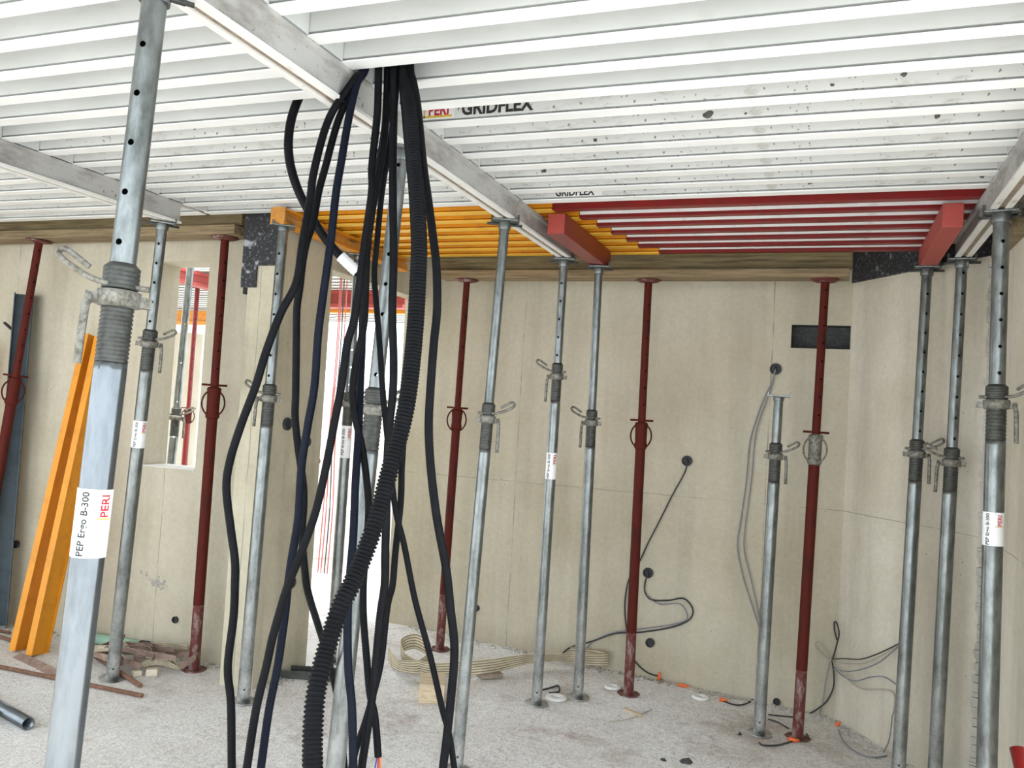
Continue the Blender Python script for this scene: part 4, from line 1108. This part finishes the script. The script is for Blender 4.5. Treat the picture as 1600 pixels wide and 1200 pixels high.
# left corner: rods, pipes, straps, offcuts
def rod(name, label, a, b, r, mat, cat, n=8, grp=None):
    t = MB(); t.tube([a, b], r, n); o = t.build(name, mat, label=label, category=cat)
    if grp: o['group'] = grp
    return o
rod('rusty_bar', 'long rusty flat bar on the floor crossing behind the nearest prop', (-4.75, 3.50, .014), (-3.30, 3.547, .014), .012, 'rusted_steel', 'bar')
rod('rusty_bar', 'rusty bar on the floor behind the orange channels at the left edge', (-5.2, 3.98, .014), (-4.42, 3.86, .014), .012, 'rusted_steel', 'bar')
rod('rusty_bar', 'short rusty bar sticking out of the strap pile towards the viewer', (-3.98, 3.88, .03), (-3.42, 3.66, .014), .012, 'rusted_steel', 'bar')
rod('rusty_bar', 'dark thin bar on the floor at the far left edge', (-5.6, 4.02, .012), (-4.85, 4.02, .012), .010, 'rusted_steel', 'bar')
def pipe(name, label, a, b, r, mat, end_mat, cat='pipe'):
    a = Vector(a); b = Vector(b); t = thing(name, label, cat, tuple(a))
    d = (b - a).normalized()
    q = Vector((0, 0, 1)).rotation_difference(d)
    t.rotation_mode = 'QUATERNION'; t.rotation_quaternion = q
    L = (b - a).length
    m_ = MB(); m_.lathe([(r * .82, 0), (r, 0), (r, L), (r * .82, L), (r * .82, L - .12)], 18, caps=False); m_.build('tube', mat, t)
    c_ = MB(); c_.lathe([(r * .81, L - .10), (r * .81, L - .095)], 16); c_.build('dark_bore', 'box_dark', t)
    return t
pipe('steel_tube', 'pale galvanised tube end lying on the floor at the lower left', (-4.6, 3.30, .032), (-3.415, 2.965, .032), .030, 'galvanised_light', 'box_dark')
pipe('steel_tube', 'second galvanised tube just showing its end at the lower left edge', (-4.8, 3.16, .032), (-3.63, 2.915, .032), .028, 'galvanised_light', 'box_dark')
gp = pipe('plastic_pipe', 'pale green plastic pipe lying along the foot of the window wall', (-4.35, 4.14, .036), (-3.90, 4.155, .036), .032, 'green_pipe', 'box_dark')
sk = MB(); sk.lathe([(.034, .445), (.039, .445), (.039, .495), (.030, .495), (.030, .46)], 16); sk.build('socket', 'box_dark', gp, label='black pipe socket')
pipe('plastic_pipe', 'green pipe end on the floor at the far left edge', (-5.9, 4.12, .03), (-5.22, 4.15, .03), .028, 'green_pipe', 'box_dark')
random.seed(5)
SG = 'brown straps tangled in a pile'
for k in range(9):
    a = random.uniform(0, 6.28); cx_ = -3.78 + random.uniform(-.2, .2); cy_ = 3.93 + random.uniform(-.10, .10)
    pts = []; wd = []
    for j in range(7):
        aa = a + j * random.uniform(.6, 1.0)
        rr_ = random.uniform(.10, .26)
        px_ = cx_ + rr_ * math.cos(aa) * 1.25; py_ = min(cy_ + rr_ * math.sin(aa) * .55, 4.12)
        pts.append((px_, py_, .03 + random.uniform(0, .07) + .004 * k))
        wd.append((random.uniform(-.3, .3), random.uniform(-.6, 0), random.uniform(.4, 1)))
    ribbon('strap', 'brown strap tangled in the pile around the labelled prop by the window' if k % 4 else 'pale cream strap among the brown ones in the pile by the window', pts, wd, .038, .004, 'brown_strap' if k % 4 else 'webbing', 'strap', SG, 5)
ribbon('strap', 'flat pinkish brown strap trailing from the pile towards the orange channels', [(-4.42, 3.72, .008), (-4.2, 3.66, .012), (-4.0, 3.60, .010), (-3.9, 3.56, .008)], [(.2, .6, .3)] * 4, .05, .004, 'brown_strap', 'strap', None, 4)
for lab, x, y, rz, s in (('pale cube of foam at the right end of the strap pile', -3.52, 3.85, .5, .024), ('pale flat foam chip leaning by the strap pile', -3.585, 3.80, 1.1, .018)):
    t = MB(); t.box(-s * 1.3, s * 1.3, -s, s, 0, s * 1.7); o = t.build('foam_offcut', 'foam_cream', bevel=.005, label=lab, category='offcut'); o.location = (x, y, .001); o.rotation_euler = (.0, 0, rz)
# red tube at the right edge
rt = pipe('steel_tube', 'red tube with a dark end leaning by the wall at the lower right edge', (.735, 2.50, floor_z(.73) + .02), (.615, 3.14, .635), .022, 'red_paint', 'box_dark')

# crumbs of mortar along the wall feet and over the floor
random.seed(3)
rub = MB()
def crumb(x, y, s):
    z = floor_z(x)
    a = random.uniform(0, 6.28)
    vs = []
    for k in range(4):
        vs.append((x + s * math.cos(a + k * 1.57) * random.uniform(.6, 1.1), y + s * math.sin(a + k * 1.57) * random.uniform(.6, 1.1), z - .001))
    vs += [(x + s * .4 * math.cos(a), y + s * .4 * math.sin(a), z + s * random.uniform(.5, .9)), (x - s * .4 * math.cos(a), y - s * .4 * math.sin(a), z + s * random.uniform(.4, .8))]
    rub.add(vs, [(0, 3, 2, 1), (0, 1, 4), (1, 2, 5, 4), (2, 3, 5), (3, 0, 4, 5)])
for k in range(420):
    x = random.uniform(-2.8, .1); crumb(x, 5.64 - abs(random.gauss(0, .045)), random.uniform(.004, .015))
for k in range(200):
    u = random.random(); x = .13 + (.62) * u; y = 5.62 - .86 * u; dd_ = abs(random.gauss(0, .05)) + .01
    crumb(x - nxr * dd_, y - nyr * dd_, random.uniform(.004, .016))
for k in range(220):
    crumb(random.uniform(-5.2, -3.1), 4.19 - abs(random.gauss(0, .05)), random.uniform(.004, .016))
for k in range(120):
    crumb(-2.89 + abs(random.gauss(0, .04)), random.uniform(3.95, 4.45), random.uniform(.004, .014))
for k in range(900):
    crumb(random.uniform(-4.6, .6), random.uniform(2.4, 5.4), random.uniform(.0025, .007))
rub.build('mortar_crumbs', 'concrete_rough', label='crumbs of mortar and grit along the wall feet and floor', category='rubble', kind='stuff')

# spalled patch low on the window wall
random.seed(9)
rub = MB()
for k in range(70):
    x = -3.86 + random.gauss(0, .055); z = .43 - (x + 3.86) * .35 + random.gauss(0, .016); s = random.uniform(.004, .012)
    rub.add([(x - s, 4.2005, z - s), (x + s, 4.2005, z - s * .6), (x + s * .7, 4.2005, z + s), (x - s * .8, 4.2005, z + s * .8), (x, 4.2 - s * .7, z)], [(0, 1, 4), (1, 2, 4), (2, 3, 4), (3, 0, 4), (3, 2, 1, 0)])
rub.build('spalled_patch', 'concrete_rough', bpy.data.objects['wall_left'], kind='stuff')

# ---------------------------------------------------------------- the sunlit bay behind the window and doorway
aw = MB()
aw.box(-13, -8.35, 11.0, 11.2, -.05, 2.75)
aw.box(-8.35, -3.6, 12.5, 12.7, -.05, 1.9)
aw.build('wall_far', 'concrete_annex', kind='structure', label='sunlit pale concrete walls of the bay beyond')
pw = MB(); pw.box(-9.05, -8.50, 9.6, 9.8, -.05, 2.50)
pw.build('wall_far_pier', 'concrete_left', kind='structure', label='sunlit concrete pier in the bay beyond')
for k, (x0, x1, y0) in enumerate(((-9.2, -6.35, 6.3), (-6.3, -3.6, 6.3))):
    p = thing('formwork_panel', ['white ribbed formwork panel seen through the window', 'white ribbed formwork panel seen through the doorway'][k], 'panel', (0, y0, 2.78))
    me = rib_mesh('rib', x0, x1, 'white_panel')
    for j in range(23):
        put_rib(me, p, j * PITCH)
    d = MB(); d.box(x0, x1, 0, 23 * PITCH, RIBH + .002, RIBH + .02); d.build('deck_sheet', 'white_panel', p)
def far_beam(label, x0, x1, y0, y1, z0, z1, mat):
    t = thing('support_beam', label, 'beam', ((x0 + x1) / 2, (y0 + y1) / 2, z0))
    hx, hy = (x1 - x0) / 2, (y1 - y0) / 2; h = z1 - z0
    a = MB(); a.box(-hx, hx, -hy, hy, 0, h * .22); a.box(-hx, hx, -hy, hy, h * .78, h); a.build('flange', mat, t)
    if hx > hy:
        a = MB(); a.box(-hx, hx, -hy * .4, hy * .4, h * .22, h * .78)
    else:
        a = MB(); a.box(-hx * .4, hx * .4, -hy, hy, h * .22, h * .78)
    a.build('web', mat, t)
far_beam('red beam running overhead outside the window', -5.72, -5.60, 5.6, 7.35, 2.64, 2.775, 'red_paint_light')
far_beam('red edge beam overhead outside the doorway', -5.5, -4.0, 7.42, 7.56, 2.60, 2.775, 'red_paint_light')
far_beam('yellow beam under the far formwork outside the window', -9.2, -6.4, 9.0, 9.12, 2.56, 2.74, 'orange_paint')
far_beam('yellow beam under the far formwork outside the doorway', -6.2, -4.2, 8.0, 8.12, 2.62, 2.76, 'orange_paint')
grey_prop('pale sunlit prop outside the window, left of three', (-6.13, 6.45, 0), (-6.10, 6.45, 2.775), 1.60, .034, .027, .11, 0, 1, 'fork', light=True)
grey_prop('dark grey prop outside the window, middle of three', (-4.71, 5.15, 0), (-4.63, 5.15, 2.75), 1.42, .034, .028, .3, 0, 1, 'fork')
red_prop('bright red prop outside the window, right of three', (-6.28, 7.1, 0), (-6.275, 7.1, 2.775), 1.46, .15, mat='red_paint')
for lab, x0, x1, mt in (('reddish wire hanging outside the doorway, leftmost of four', -4.10, -4.115, 'cable_red'), ('reddish wire hanging outside the doorway, second of four', -4.085, -4.085, 'cable_red'), ('dark wire hanging outside the doorway, third of four', -4.06, -4.05, 'cable_black'), ('reddish wire hanging outside the doorway, rightmost of four', -4.03, -4.02, 'cable_red')):
    t = MB(); t.tube(catmull([(x0, 6.42, 2.775), (x0 + .01, 6.42, 2.0), (x0 - .01, 6.42, 1.3), (x1, 6.42, .7), (x1, 6.40, .12)], 5), .0055, 6)
    t.build('cable', mt, label=lab, category='cable')
